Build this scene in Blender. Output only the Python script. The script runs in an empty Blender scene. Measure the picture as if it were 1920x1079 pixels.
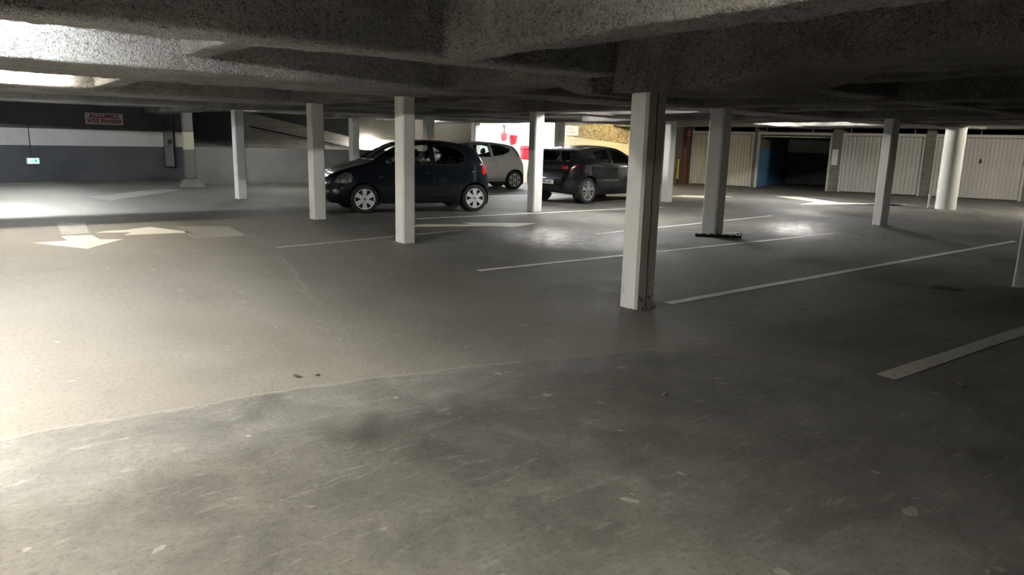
import bpy, bmesh, math, random
from mathutils import Vector, Matrix, noise
from mathutils.bvhtree import BVHTree
from mathutils.geometry import delaunay_2d_cdt
S = bpy.context.scene
COL = S.collection
random.seed(7)
PI = math.pi

# ------------------------------------------------------------------ camera
# world axes: X runs along the bays (away to the right), Y along the aisle (away to the left), metres
GA = math.radians(52.2477); UX, UY = math.sin(GA), math.cos(GA)
def to_grid(v): return Vector((v[0]*UX+v[1]*UY, -(v[0]*UY-v[1]*UX), v[2]))
pt, rl = math.atan(.2021), math.radians(1.44)
F = Vector((0, math.cos(pt), -math.sin(pt))); R = Vector((1, 0, 0)); U = R.cross(F)
R2 = R*math.cos(rl)+U*math.sin(rl); U2 = -R*math.sin(rl)+U*math.cos(rl)
Fg, Rg, Ug = to_grid(F), to_grid(R2), to_grid(U2)
cd = bpy.data.cameras.new('camera'); cam = bpy.data.objects.new('camera', cd); COL.objects.link(cam)
M = Matrix.Identity(4)
for i in range(3):
    M[i][0] = Rg[i]; M[i][1] = Ug[i]; M[i][2] = -Fg[i]
M[2][3] = 1.45
cam.matrix_world = M
cd.sensor_width = 36; cd.lens = 1346.46/1920*36; cd.clip_start = .05; cd.clip_end = 200
S.camera = cam
# ------------------------------------------------------------------ world, exposure
w = bpy.data.worlds.new('world'); S.world = w; w.use_nodes = True
w.node_tree.nodes['Background'].inputs[0].default_value = (.5, .55, .6, 1)
w.node_tree.nodes['Background'].inputs[1].default_value = 0.0
vs = S.view_settings; vs.view_transform = 'Standard'; vs.look = 'None'; vs.gamma = 1; vs.use_curve_mapping = False
vs.exposure = 2.7

# ------------------------------------------------------------------ materials
def nodes(name):
    m = bpy.data.materials.new(name); m.use_nodes = True
    nt = m.node_tree; return m, nt, nt.nodes['Principled BSDF']
def N(nt, typ, **kw):
    n = nt.nodes.new(typ)
    for k, v in kw.items():
        if k in n.inputs: n.inputs[k].default_value = v
        else: setattr(n, k, v)
    return n
def ramp(nt, fac, stops):
    r = N(nt, 'ShaderNodeValToRGB'); e = r.color_ramp.elements
    while len(e) < len(stops): e.new(.5)
    for i, (p, c) in enumerate(stops):
        e[i].position = p; e[i].color = (*c, 1) if len(c) == 3 else c
    nt.links.new(fac, r.inputs[0]); return r.outputs[0]
def mix(nt, fac, a, b, mode='MIX'):
    n = nt.nodes.new('ShaderNodeMix'); n.data_type = 'RGBA'; n.blend_type = mode
    for s, v in ((n.inputs[0], fac), (n.inputs[6], a), (n.inputs[7], b)):
        if hasattr(v, 'node'): nt.links.new(v, s)
        elif isinstance(v, (int, float)): s.default_value = v
        else: s.default_value = (*v, 1)
    return n.outputs[2]
def math_(nt, op, a, b=None, c=None):
    n = N(nt, 'ShaderNodeMath'); n.operation = op
    for i, v in enumerate((a, b, c)):
        if v is None: continue
        if hasattr(v, 'node'): nt.links.new(v, n.inputs[i])
        else: n.inputs[i].default_value = v
    return n.outputs[0]
def coords(nt, scale=(1, 1, 1), kind='Object'):
    tc = N(nt, 'ShaderNodeTexCoord'); mp = N(nt, 'ShaderNodeMapping'); mp.inputs['Scale'].default_value = scale
    nt.links.new(tc.outputs[kind], mp.inputs[0]); return mp.outputs[0]
def noise_(nt, vec, scale, detail=5, rough=.6, dist=0):
    n = N(nt, 'ShaderNodeTexNoise', Scale=scale, Detail=detail, Roughness=rough, Distortion=dist)
    nt.links.new(vec, n.inputs['Vector']); return n.outputs['Fac']
def bump(nt, b, h, strength, dist, prev=None):
    n = N(nt, 'ShaderNodeBump', Strength=strength, Distance=dist); nt.links.new(h, n.inputs['Height'])
    if prev: nt.links.new(prev, n.inputs['Normal'])
    nt.links.new(n.outputs[0], b.inputs['Normal']); return n.outputs[0]
def flat(name, col, rough=.5, metal=0, coat=0, spec=.5, var=0):
    m, nt, b = nodes(name)
    b.inputs['Base Color'].default_value = (*col, 1); b.inputs['Roughness'].default_value = rough
    b.inputs['Metallic'].default_value = metal; b.inputs['Coat Weight'].default_value = coat; b.inputs['Coat Roughness'].default_value = .06
    b.inputs['Specular IOR Level'].default_value = spec
    if var:
        v = coords(nt); n = noise_(nt, v, 6, 4)
        c = ramp(nt, n, [(.3, tuple(x*(1-var) for x in col)), (.7, tuple(min(1, x*(1+var)) for x in col))])
        nt.links.new(c, b.inputs['Base Color'])
    return m
def emis(name, col, strength):
    m, nt, b = nodes(name)
    b.inputs['Base Color'].default_value = (*col, 1); b.inputs['Emission Color'].default_value = (*col, 1)
    b.inputs['Emission Strength'].default_value = strength; return m
def concrete(name, lo, hi, scale=2.0, bs=.3, rough=.85, spots=None, stretch=(1, 1, 1), courses=0):
    m, nt, b = nodes(name); v = coords(nt, stretch)
    n1 = noise_(nt, v, scale, 6, .65, .4); n2 = noise_(nt, v, scale*14, 4, .6)
    f = math_(nt, 'ADD', math_(nt, 'MULTIPLY', n1, .75), math_(nt, 'MULTIPLY', n2, .25))
    c = ramp(nt, f, [(.33, lo), (.68, hi)])
    if spots:
        n3 = noise_(nt, v, 5, 5, .7)
        c = mix(nt, ramp(nt, n3, [(.62, (0, 0, 0)), (.7, (1, 1, 1))]), c, spots)
    nt.links.new(c, b.inputs['Base Color']); b.inputs['Roughness'].default_value = rough
    if courses:
        br = N(nt, 'ShaderNodeTexBrick', Scale=1.0); br.inputs['Mortar Size'].default_value = .008
        br.inputs['Brick Width'].default_value = .5; br.inputs['Row Height'].default_value = courses
        tc = N(nt, 'ShaderNodeTexCoord'); sp = N(nt, 'ShaderNodeSeparateXYZ'); cb = N(nt, 'ShaderNodeCombineXYZ')
        nt.links.new(tc.outputs['Object'], sp.inputs[0]); nt.links.new(sp.outputs['X'], cb.inputs['X']); nt.links.new(sp.outputs['Z'], cb.inputs['Y'])
        nt.links.new(cb.outputs[0], br.inputs['Vector'])
        c2 = mix(nt, br.outputs['Fac'], c, tuple(x*.8 for x in lo)); nt.links.new(c2, b.inputs['Base Color'])
    bump(nt, b, n2, bs, .02)
    return m
def flocked(name, lo, hi, strength=1.0):
    # sprayed fibrous fireproofing
    m, nt, b = nodes(name); v = coords(nt)
    n1 = noise_(nt, v, 38, 5, .7, 1.2); n2 = noise_(nt, v, 9, 5, .65, .6); n3 = noise_(nt, v, 1.6, 4, .6)
    vo = N(nt, 'ShaderNodeTexVoronoi', Scale=70.0); nt.links.new(v, vo.inputs['Vector'])
    h = math_(nt, 'ADD', math_(nt, 'ADD', math_(nt, 'MULTIPLY', n1, .6), math_(nt, 'MULTIPLY', n2, .8)), math_(nt, 'MULTIPLY', vo.outputs['Distance'], .25))
    f = math_(nt, 'ADD', math_(nt, 'MULTIPLY', n3, .55), math_(nt, 'MULTIPLY', n1, .45))
    c = ramp(nt, f, [(.36, lo), (.62, hi)])
    pit = ramp(nt, n1, [(.36, (.35, .35, .35)), (.50, (1, 1, 1))]); c = mix(nt, .8, c, pit, 'MULTIPLY')
    nt.links.new(c, b.inputs['Base Color']); b.inputs['Roughness'].default_value = .95; b.inputs['Specular IOR Level'].default_value = .15
    bump(nt, b, h, strength, .12)
    return m
MAT = {}
def floor_mat():
    m, nt, b = nodes('floor_concrete')
    v = coords(nt); sp = N(nt, 'ShaderNodeSeparateXYZ'); nt.links.new(v, sp.inputs[0]); X, Y = sp.outputs['X'], sp.outputs['Y']
    big = noise_(nt, v, .55, 5, .6, .3); mid = noise_(nt, v, 2.6, 6, .7, .8); fine = noise_(nt, v, 60, 4, .7); wob = noise_(nt, v, 2.2, 5, .7)
    speck = noise_(nt, v, 170, 2, .5)
    scr = noise_(nt, coords(nt, (1, 4.5, 1)), 3.4, 6, .78, .45)
    # screed edge across the aisle  Y = 4.02 - .045 X^2
    edge = math_(nt, 'SUBTRACT', 4.02, math_(nt, 'MULTIPLY', math_(nt, 'MULTIPLY', X, X), .045))
    d = math_(nt, 'ADD', math_(nt, 'SUBTRACT', Y, edge), math_(nt, 'MULTIPLY', math_(nt, 'SUBTRACT', wob, .5), .22))
    d = math_(nt, 'ADD', d, math_(nt, 'MULTIPLY', math_(nt, 'MAXIMUM', math_(nt, 'SUBTRACT', X, 3.9), 0), .8))
    side = ramp(nt, math_(nt, 'ADD', math_(nt, 'MULTIPLY', d, 12), .5), [(.0, (0, 0, 0)), (1, (1, 1, 1))])
    left = ramp(nt, math_(nt, 'SUBTRACT', 5.2, X), [(0, (0, 0, 0)), (.8, (1, 1, 1))])
    base = ramp(nt, math_(nt, 'ADD', math_(nt, 'MULTIPLY', big, .55), math_(nt, 'MULTIPLY', mid, .45)),
                [(.36, (.13, .127, .115)), (.5, (.235, .23, .21)), (.62, (.34, .33, .305))])
    tan = mix(nt, math_(nt, 'MULTIPLY', speck, .6), (.33, .30, .25), (.46, .43, .37))
    tan = mix(nt, math_(nt, 'MULTIPLY', mid, .6), tan, (.28, .265, .23))
    isup = mix(nt, 1.0, side, left, 'MULTIPLY')
    c = mix(nt, isup, base, mix(nt, .6, base, tan))
    # pale scuffs and spalls in the smooth screed
    s = ramp(nt, scr, [(.56, (0, 0, 0)), (.66, (1, 1, 1))])
    inv = math_(nt, 'SUBTRACT', 1.0, isup)
    c = mix(nt, math_(nt, 'MULTIPLY', math_(nt, 'MULTIPLY', s, inv), .5), c, (.46, .45, .42))
    flecks = noise_(nt, v, 5.5, 3, .5, .3)
    fl = ramp(nt, flecks, [(.70, (0, 0, 0)), (.72, (1, 1, 1))])
    c = mix(nt, math_(nt, 'MULTIPLY', fl, .7), c, (.55, .53, .48))
    dk = ramp(nt, noise_(nt, v, 1.3, 6, .75, 1.0), [(.6, (0, 0, 0)), (.74, (1, 1, 1))])
    c = mix(nt, math_(nt, 'MULTIPLY', dk, .45), c, (.12, .115, .105))
    gr = ramp(nt, noise_(nt, v, 34, 5, .8), [(.36, (.62,)*3), (.5, (1, 1, 1)), (.64, (1.0, 1.0, 1.0))])
    c = mix(nt, .75, c, gr, 'MULTIPLY')
    # lips of the screed
    lip = math_(nt, 'MULTIPLY', ramp(nt, math_(nt, 'ABSOLUTE', d), [(0, (1, 1, 1)), (.03, (0, 0, 0))]), left)
    c = mix(nt, math_(nt, 'MULTIPLY', lip, math_(nt, 'MULTIPLY', scr, .75)), c, (.50, .47, .41))
    e2 = math_(nt, 'ADD', math_(nt, 'SUBTRACT', math_(nt, 'SUBTRACT', X, 2.47), math_(nt, 'MULTIPLY', math_(nt, 'SUBTRACT', Y, 6.09), .24)), math_(nt, 'MULTIPLY', math_(nt, 'SUBTRACT', wob, .5), .3))
    rng = math_(nt, 'MULTIPLY', math_(nt, 'GREATER_THAN', Y, 5.9), math_(nt, 'LESS_THAN', Y, 8.9))
    lip2 = math_(nt, 'MULTIPLY', ramp(nt, math_(nt, 'ABSOLUTE', e2), [(0, (1, 1, 1)), (.035, (0, 0, 0))]), rng)
    c = mix(nt, math_(nt, 'MULTIPLY', lip2, .4), c, (.5, .48, .43))
    bay = ramp(nt, math_(nt, 'ADD', math_(nt, 'SUBTRACT', X, 2.0), math_(nt, 'MULTIPLY', math_(nt, 'SUBTRACT', big, .5), 2)), [(0, (1, 1, 1)), (1, (.62, .62, .62))])  # shade over the right-hand bays, put into the floor colour
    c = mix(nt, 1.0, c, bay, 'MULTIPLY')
    nt.links.new(c, b.inputs['Base Color'])
    r = ramp(nt, math_(nt, 'ADD', math_(nt, 'MULTIPLY', mid, .5), math_(nt, 'MULTIPLY', big, .5)), [(.35, (.55,)*3), (.62, (.8,)*3)])
    pol = None
    for cx, cy, rad in ((7.5, 8.55, 1.7), (12.6, 6.9, 1.9), (16.5, 8.6, 1.6)):
        dx = math_(nt, 'SUBTRACT', X, cx); dy = math_(nt, 'SUBTRACT', Y, cy)
        q = math_(nt, 'SUBTRACT', 1.0, math_(nt, 'DIVIDE', math_(nt, 'SQRT', math_(nt, 'ADD', math_(nt, 'MULTIPLY', dx, dx), math_(nt, 'MULTIPLY', dy, dy))), rad))
        q = math_(nt, 'MAXIMUM', q, 0); pol = q if pol is None else math_(nt, 'ADD', pol, q)
    worn = math_(nt, 'MINIMUM', math_(nt, 'MULTIPLY', pol, math_(nt, 'MAXIMUM', math_(nt, 'MULTIPLY', math_(nt, 'SUBTRACT', scr, .40), 11.0), 0)), 1.0)
    r = mix(nt, worn, r, (.33, .33, .33))
    nt.links.new(r, b.inputs['Roughness']); b.inputs['Specular IOR Level'].default_value = .35
    hgt = math_(nt, 'ADD', math_(nt, 'ADD', math_(nt, 'MULTIPLY', fine, .1), math_(nt, 'MULTIPLY', mid, .5)), math_(nt, 'MULTIPLY', side, .35))
    hgt = math_(nt, 'ADD', hgt, math_(nt, 'MULTIPLY', scr, .25))
    bump(nt, b, hgt, .8, .02)
    return m
def paint_mat(name, col, under=(.3, .29, .265), wear=.55):
    m, nt, b = nodes(name); v = coords(nt, kind='Object')
    n = noise_(nt, v, 7, 6, .75, .6); n2 = noise_(nt, v, 60, 3, .6)
    f = ramp(nt, math_(nt, 'ADD', math_(nt, 'MULTIPLY', n, .8), math_(nt, 'MULTIPLY', n2, .2)), [(wear, (0, 0, 0)), (wear+.06, (1, 1, 1))])
    nt.links.new(mix(nt, math_(nt, 'MULTIPLY', f, .8), col, under), b.inputs['Base Color']); b.inputs['Roughness'].default_value = .6
    return m
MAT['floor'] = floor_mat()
MAT['flock'] = flocked('sprayed_ceiling', (.36, .35, .33), (.66, .65, .62), 1.0)
MAT['flock_brown'] = flocked('sprayed_ceiling_brown', (.24, .22, .20), (.50, .47, .44), 1.0)
MAT['soffit'] = flocked('ceiling_slab', (.16, .15, .14), (.28, .27, .25), .6)
MAT['column'] = concrete('column_paint', (.70, .70, .665), (.84, .84, .80), 1.6, .15, .8, spots=(.50, .49, .45), stretch=(1, 1, .5))
MAT['column_bare'] = concrete('column_bare', (.22, .21, .2), (.34, .33, .31), 3, .4, .9)
MAT['wall_dark'] = concrete('wall_dark_paint', (.07, .073, .083), (.11, .113, .125), 1.2, .2, .8)
MAT['wall_band'] = concrete('wall_white_band', (.52, .52, .50), (.66, .66, .63), 1.4, .2, .8)
MAT['parapet'] = concrete('parapet_concrete', (.16, .155, .145), (.26, .255, .24), 1.0, .2, .85)
MAT['block_light'] = concrete('ramp_blockwork', (.36, .34, .29), (.56, .53, .46), 1.6, .5, .9, courses=.2)
MAT['block_dark'] = concrete('garage_blockwork', (.15, .14, .125), (.27, .255, .23), 2, .5, .9, courses=.2)
MAT['brownwall'] = concrete('brown_render', (.16, .145, .12), (.24, .22, .185), 1.2, .3, .9)
MAT['white_wall'] = concrete('white_render', (.70, .69, .66), (.82, .81, .78), 1.2, .2, .8)
MAT['cream_wall'] = concrete('cream_paint', (.62, .58, .45), (.74, .70, .56), 1.5, .3, .8, courses=.2)
def rough_render():
    m, nt, b = nodes('rough_cast_render'); v = coords(nt)
    n = noise_(nt, v, 14, 5, .7, 1.5); n2 = noise_(nt, v, 3, 3, .5)
    c = ramp(nt, n, [(.42, (.20, .155, .08)), (.5, (.44, .37, .23)), (.6, (.66, .59, .43))])
    nt.links.new(c, b.inputs['Base Color']); b.inputs['Roughness'].default_value = .9; bump(nt, b, n, 1, .05); return m
MAT['roughcast'] = rough_render()
MAT['white_line'] = paint_mat('worn_white_road_paint', (.78, .77, .71), wear=.54)
MAT['faint_line'] = paint_mat('faded_road_paint', (.48, .47, .43), wear=.5)
MAT['arrow_white'] = paint_mat('arrow_paint', (.82, .79, .68), wear=.62)
MAT['faint_patch'] = paint_mat('faded_floor_patch', (.30, .285, .25), wear=.5)
MAT['metal_door'] = concrete('garage_door_steel', (.50, .49, .45), (.62, .61, .57), 1.0, .03, .5, spots=(.44, .39, .34), stretch=(1, 1, .3))
MAT['door_cream'] = concrete('cream_door_steel', (.56, .54, .44), (.68, .66, .55), 1.0, .03, .5, stretch=(1, 1, .3))
MAT['frame'] = flat('door_frame_steel', (.56, .55, .51), .55, var=.08)
MAT['black'] = flat('black_plastic', (.012, .012, .013), .5)
MAT['rubber'] = flat('tyre_rubber', (.018, .018, .019), .75)
MAT['interior'] = flat('dark_cabin_trim', (.02, .02, .022), .8)
MAT['chrome'] = flat('bright_metal', (.7, .7, .72), .2, 1)
MAT['silver'] = flat('silver_wheel_paint', (.78, .79, .80), .4, .15)
MAT['red'] = flat('red_plastic', (.75, .02, .03), .4)
MAT['darkred'] = flat('red_brown_paint', (.16, .035, .02), .6)
MAT['yellow'] = flat('yellow_paint', (.75, .48, .03), .5)
MAT['blue'] = concrete('blue_wall_paint', (.10, .26, .48), (.14, .33, .56), 1.2, .2, .8)
MAT['sign'] = flat('sign_board_white', (.55, .53, .5), .6)
MAT['sign_white'] = flat('bright_board_white', (.78, .77, .74), .6)
MAT['signred'] = flat('sign_letters_red', (.22, .03, .03), .6)
MAT['ink'] = flat('black_ink', (.03, .03, .03), .6)
MAT['grey_metal'] = flat('grey_enclosure', (.36, .37, .38), .5)
MAT['tail'] = flat('tail_lamp_red', (.75, .02, .015), .15, coat=1)
MAT['tail_dark'] = flat('smoked_tail_lamp', (.05, .004, .006), .1, coat=1)
MAT['lens'] = flat('headlamp_lens', (.35, .37, .4), .08, .7, coat=1)
MAT['paint_blue'] = flat('metallic_midnight_blue', (.016, .024, .036), .30, .7, coat=1)
MAT['paint_grey'] = flat('metallic_anthracite', (.016, .016, .019), .30, .7, coat=1)
MAT['paint_beige'] = flat('pale_grey_beige_paint', (.42, .41, .38), .4, .15, coat=.8)
MAT['spray_red'] = flat('red_spray_paint', (.42, .05, .035), .9)
MAT['tube_white'] = emis('lit_tube_cool', (.93, .96, 1.0), 1)
def glass_mat(name, tint, refl=.12):
    m = bpy.data.materials.new(name); m.use_nodes = True; nt = m.node_tree; nt.nodes.clear()
    o = N(nt, 'ShaderNodeOutputMaterial'); t = N(nt, 'ShaderNodeBsdfTransparent'); g = N(nt, 'ShaderNodeBsdfGlossy', Roughness=.02); mx = N(nt, 'ShaderNodeMixShader')
    t.inputs[0].default_value = (*tint, 1); g.inputs[0].default_value = (.9, .9, .9, 1)
    fr = N(nt, 'ShaderNodeFresnel', IOR=1.5); nt.links.new(fr.outputs[0], mx.inputs[0])
    nt.links.new(t.outputs[0], mx.inputs[1]); nt.links.new(g.outputs[0], mx.inputs[2]); nt.links.new(mx.outputs[0], o.inputs[0]); return m
MAT['glass'] = glass_mat('car_window_glass', (.82, .86, .83))
MAT['glass_dark'] = glass_mat('tinted_car_glass', (.6, .63, .62))

# ------------------------------------------------------------------ object helpers
def link(name, me, m, parent=None):
    o = bpy.data.objects.new(name, me); COL.objects.link(o)
    ms = m if isinstance(m, (list, tuple)) else [m]
    for x in ms: me.materials.append(x)
    if parent: o.parent = parent
    return o
def obj(name, bm, m, parent=None, smooth=False):
    me = bpy.data.meshes.new(name); bmesh.ops.recalc_face_normals(bm, faces=bm.faces[:]); bm.to_mesh(me); bm.free()
    if smooth:
        for p in me.polygons: p.use_smooth = True
        if smooth != 'all': me.set_sharp_from_angle(angle=math.radians(smooth if smooth is not True else 40))
    return link(name, me, m, parent)
def tag(o, label=None, cat=None, group=None, kind=None):
    if label: o['label'] = label
    if cat: o['category'] = cat
    if group: o['group'] = group
    if kind: o['kind'] = kind
    return o
def empty(name, loc, rz=0, label=None, cat=None, group=None):
    o = bpy.data.objects.new(name, None); COL.objects.link(o); o.location = loc; o.rotation_euler.z = rz; o.empty_display_size = .2
    return tag(o, label, cat, group)
def box(bm, lo, hi, bev=0, mat=None):
    r = bmesh.ops.create_cube(bm, size=1); vs_ = r['verts']
    for v in vs_:
        v.co = Vector([lo[i]+(v.co[i]+.5)*(hi[i]-lo[i]) for i in range(3)])
        if mat: v.co = mat @ v.co
    if bev:
        es = list({e for v in vs_ for e in v.link_edges}); bmesh.ops.bevel(bm, geom=es, offset=bev, segments=2, affect='EDGES')
def BX(lo, hi, bev=0, mat=None):
    bm = bmesh.new(); box(bm, lo, hi, bev, mat); return bm
def cyl(bm, p0, p1, r0, r1=None, n=24, caps=True):
    p0, p1 = Vector(p0), Vector(p1); d = p1-p0
    q = Vector((0, 0, 1)).rotation_difference(d.normalized()).to_matrix().to_4x4()
    bmesh.ops.create_cone(bm, cap_ends=caps, segments=n, radius1=r0, radius2=r0 if r1 is None else r1, depth=d.length, matrix=Matrix.Translation((p0+p1)/2) @ q)
def tube(bm, pts, r, n=8):
    for a, b in zip(pts, pts[1:]):
        if (Vector(a)-Vector(b)).length > 1e-5: cyl(bm, a, b, r, n=n)
def lathe(bm, prof, axis='Y', n=40, mat=None):
    rings = []
    for k in range(n):
        a = 2*PI*k/n; ring = []
        for r, h in prof:
            c = Vector((r*math.cos(a), h, r*math.sin(a))) if axis == 'Y' else Vector((r*math.cos(a), r*math.sin(a), h))
            if mat: c = mat @ c
            ring.append(bm.verts.new(c))
        rings.append(ring)
    for k in range(n):
        A, B = rings[k], rings[(k+1) % n]
        for i in range(len(prof)-1):
            if prof[i][0] < 1e-6 and prof[i+1][0] < 1e-6: continue
            try: bm.faces.new((A[i], A[i+1], B[i+1], B[i]))
            except ValueError: pass
    bmesh.ops.remove_doubles(bm, verts=bm.verts[:], dist=1e-6)
def prism(bm, poly, axis, lo, hi):
    # polygon in the plane across `axis`
    def P(p, t): return {'Y': (p[0], t, p[1]), 'X': (t, p[0], p[1]), 'Z': (p[0], p[1], t)}[axis]
    a = [bm.verts.new(P(p, lo)) for p in poly]; b = [bm.verts.new(P(p, hi)) for p in poly]
    bm.faces.new(a); bm.faces.new(b[::-1])
    for i in range(len(poly)):
        j = (i+1) % len(poly); bm.faces.new((a[i], a[j], b[j], b[i]))
def text_obj(name, s, size, m, parent, mat, ext=.002, spacing=1.0, bold=0):
    c = bpy.data.curves.new(name, 'FONT'); c.body = s; c.size = size; c.align_x = 'CENTER'; c.align_y = 'CENTER'; c.extrude = ext; c.space_character = spacing; c.space_line = .85
    c.offset = bold
    t = bpy.data.objects.new(name, c); COL.objects.link(t)
    dg = bpy.context.evaluated_depsgraph_get(); me = bpy.data.meshes.new_from_object(t.evaluated_get(dg))
    bpy.data.objects.remove(t); me.materials.clear(); me.transform(mat)
    return link(name, me, m, parent)
def pln(p0, p1):
    # frame of a vertical wall running p0 -> p1 : local x along, y into the wall's back, z up
    d = Vector((p1[0]-p0[0], p1[1]-p0[1], 0)); L = d.length; d /= L
    return math.atan2(d.y, d.x), L

# ------------------------------------------------------------------ lamps
LUM = {}
def tube_light(x0, y0, x1, y1, z, power, col=(.93, .96, 1.0), label='', z1=None, group=None, rad=.019):
    z1 = z if z1 is None else z1
    c = Vector(((x0+x1)/2, (y0+y1)/2, (z+z1)/2)); t = empty('tube_light', c, 0, label, 'lamp', group)
    a = Vector((x0, y0, z))-c; b = Vector((x1, y1, z1))-c; d = (b-a).normalized(); s = d.cross(Vector((0, 0, 1))).normalized()
    key = (round(power, 2), col)
    if key not in LUM: LUM[key] = emis('lit_tube', col, power)
    bm = bmesh.new(); cyl(bm, a+d*.03, b-d*.03, rad, n=12); obj('tube', bm, LUM[key], t, True)
    bm = bmesh.new(); n = Vector((0, 0, 1))
    for q0, q1 in ((a, b),):
        vsx = []
        for p in (q0, q1):
            for (u, v) in ((-.035, .035), (.035, .035), (.05, .075), (-.05, .075)): vsx.append(bm.verts.new(p+s*u+n*v))
        A, B = vsx[:4], vsx[4:]
        bm.faces.new(A); bm.faces.new(B[::-1])
        for i in range(4): bm.faces.new((A[i], A[(i+1) % 4], B[(i+1) % 4], B[i]))
    obj('housing', bm, MAT['sign_white'], t)
    if z1 == z:
        bm = bmesh.new()
        bm.free()
        for q in (.2, .8): bm = bmesh.new(); p = a+(b-a)*q; cyl(bm, p+n*.07, p+n*(2.585-z), .008, n=6); obj('hanger', bm, MAT['frame'], t)
    for p, q in ((a, d), (b, -d)):
        bm = bmesh.new(); cyl(bm, p, p+q*.03, .024, n=12); box(bm, tuple(p+q*.015+Vector((-.012, -.012, 0))), tuple(p+q*.015+Vector((.012, .012, .04)))); obj('lamp_holder', bm, MAT['sign_white'], t)
    return t
COOL = (.90, .95, 1.0); WARM = (1.0, .93, .80); NEUT = (1.0, .98, .93); YEL = (1.0, .80, .45)
HID = 'ceiling tube lamps between the beams'
tube_light(-.5, 6.98, .8, 6.98, 2.34, 36, COOL, 'ceiling tube lamp washing the bright textured second beam at upper left')
tube_light(-3.2, 5.3, -1.7, 5.3, 2.38, 330, NEUT, 'strong ceiling tube lamp in the bay behind the first beam, out to the left')
tube_light(-1.75, 3.5, -.5, 3.5, 2.34, 140, WARM, 'warm ceiling tube lamp left of the camera, before the first beam')
tube_light(-.1, 12.26, 1.4, 12.26, 2.30, 75, WARM, 'ceiling tube lamp close against the blazing white beam face at far left')
tube_light(.6, 20.6, 2.1, 20.6, 2.36, 60, COOL, 'added unseen fill lamp brightening the dark left wall')  # extra lamp added out of sight to lift the left wall
tube_light(-1.0, 15.89, .6, 15.89, 2.34, 300, COOL, 'cool ceiling tube lamp over the bright floor pool in front of the dark left wall')
tube_light(10.1, 10.4, 11.5, 10.4, 2.36, 120, NEUT, 'ceiling tube lamp behind the beam, beside the dazzling middle column')
tube_light(12.6, 15.6, 13.9, 15.6, 2.36, 95, NEUT, 'ceiling tube lamp above the bay between the beige and anthracite cars')
tube_light(15.5, 20.2, 16.8, 19.8, 2.36, 130, COOL, 'cool ceiling tube lamp in front of the white wall with the fire bucket')
tube_light(19.0, 18.6, 20.2, 18.2, 2.36, 60, YEL, 'yellowish ceiling tube lamp in front of the rough cast wall')
tube_light(18.4, 11.5, 19.6, 11.5, 2.38, 150, NEUT, 'ceiling tube lamp over the double arrow in front of the open garage')
tube_light(21.6, 5.0, 22.9, 5.0, 2.38, 150, WARM, 'ceiling tube lamp in front of the right-hand garage door')
tube_light(2.1, 1.2, 2.1, 2.4, 2.38, 6.5, WARM, 'weak added fill lamp lighting the lumpy cross beam above the camera')  # added off-screen only to brighten the cross beam's side face
tube_light(6.6, 20.4, 7.9, 20.4, 2.38, 60, NEUT, 'added unseen fill lamp over the low ramp parapet')  # unseen fill added to brighten the parapet
tube_light(14.2, 23.7, 15.3, 23.4, 2.36, 80, NEUT, 'added hidden fill lamp over the ramp behind the parapet')  # hidden fill added to brighten the ramp wall
tube_light(12.40, 25.45, 13.15, 25.27, 1.40, 55, NEUT, 'sloping lit tube lamp on the ramp wall above the blue car bonnet', z1=1.10, rad=.05)

# ------------------------------------------------------------------ floor and ceiling
def grid_plane(name, x0, x1, y0, y1, z, m, kind='structure'):
    bm = bmesh.new(); vsx = [bm.verts.new(p) for p in ((x0, y0, z), (x1, y0, z), (x1, y1, z), (x0, y1, z))]; bm.faces.new(vsx)
    me = bpy.data.meshes.new(name); bm.to_mesh(me); bm.free(); return tag(link(name, me, m), kind=kind)
def slab(name, lo, hi, m): return tag(obj(name, BX(lo, hi), m), kind='structure')
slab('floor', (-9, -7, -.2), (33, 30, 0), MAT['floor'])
slab('ceiling', (-9, -7, 2.58), (33, 30, 2.8), MAT['soffit'])

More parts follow.
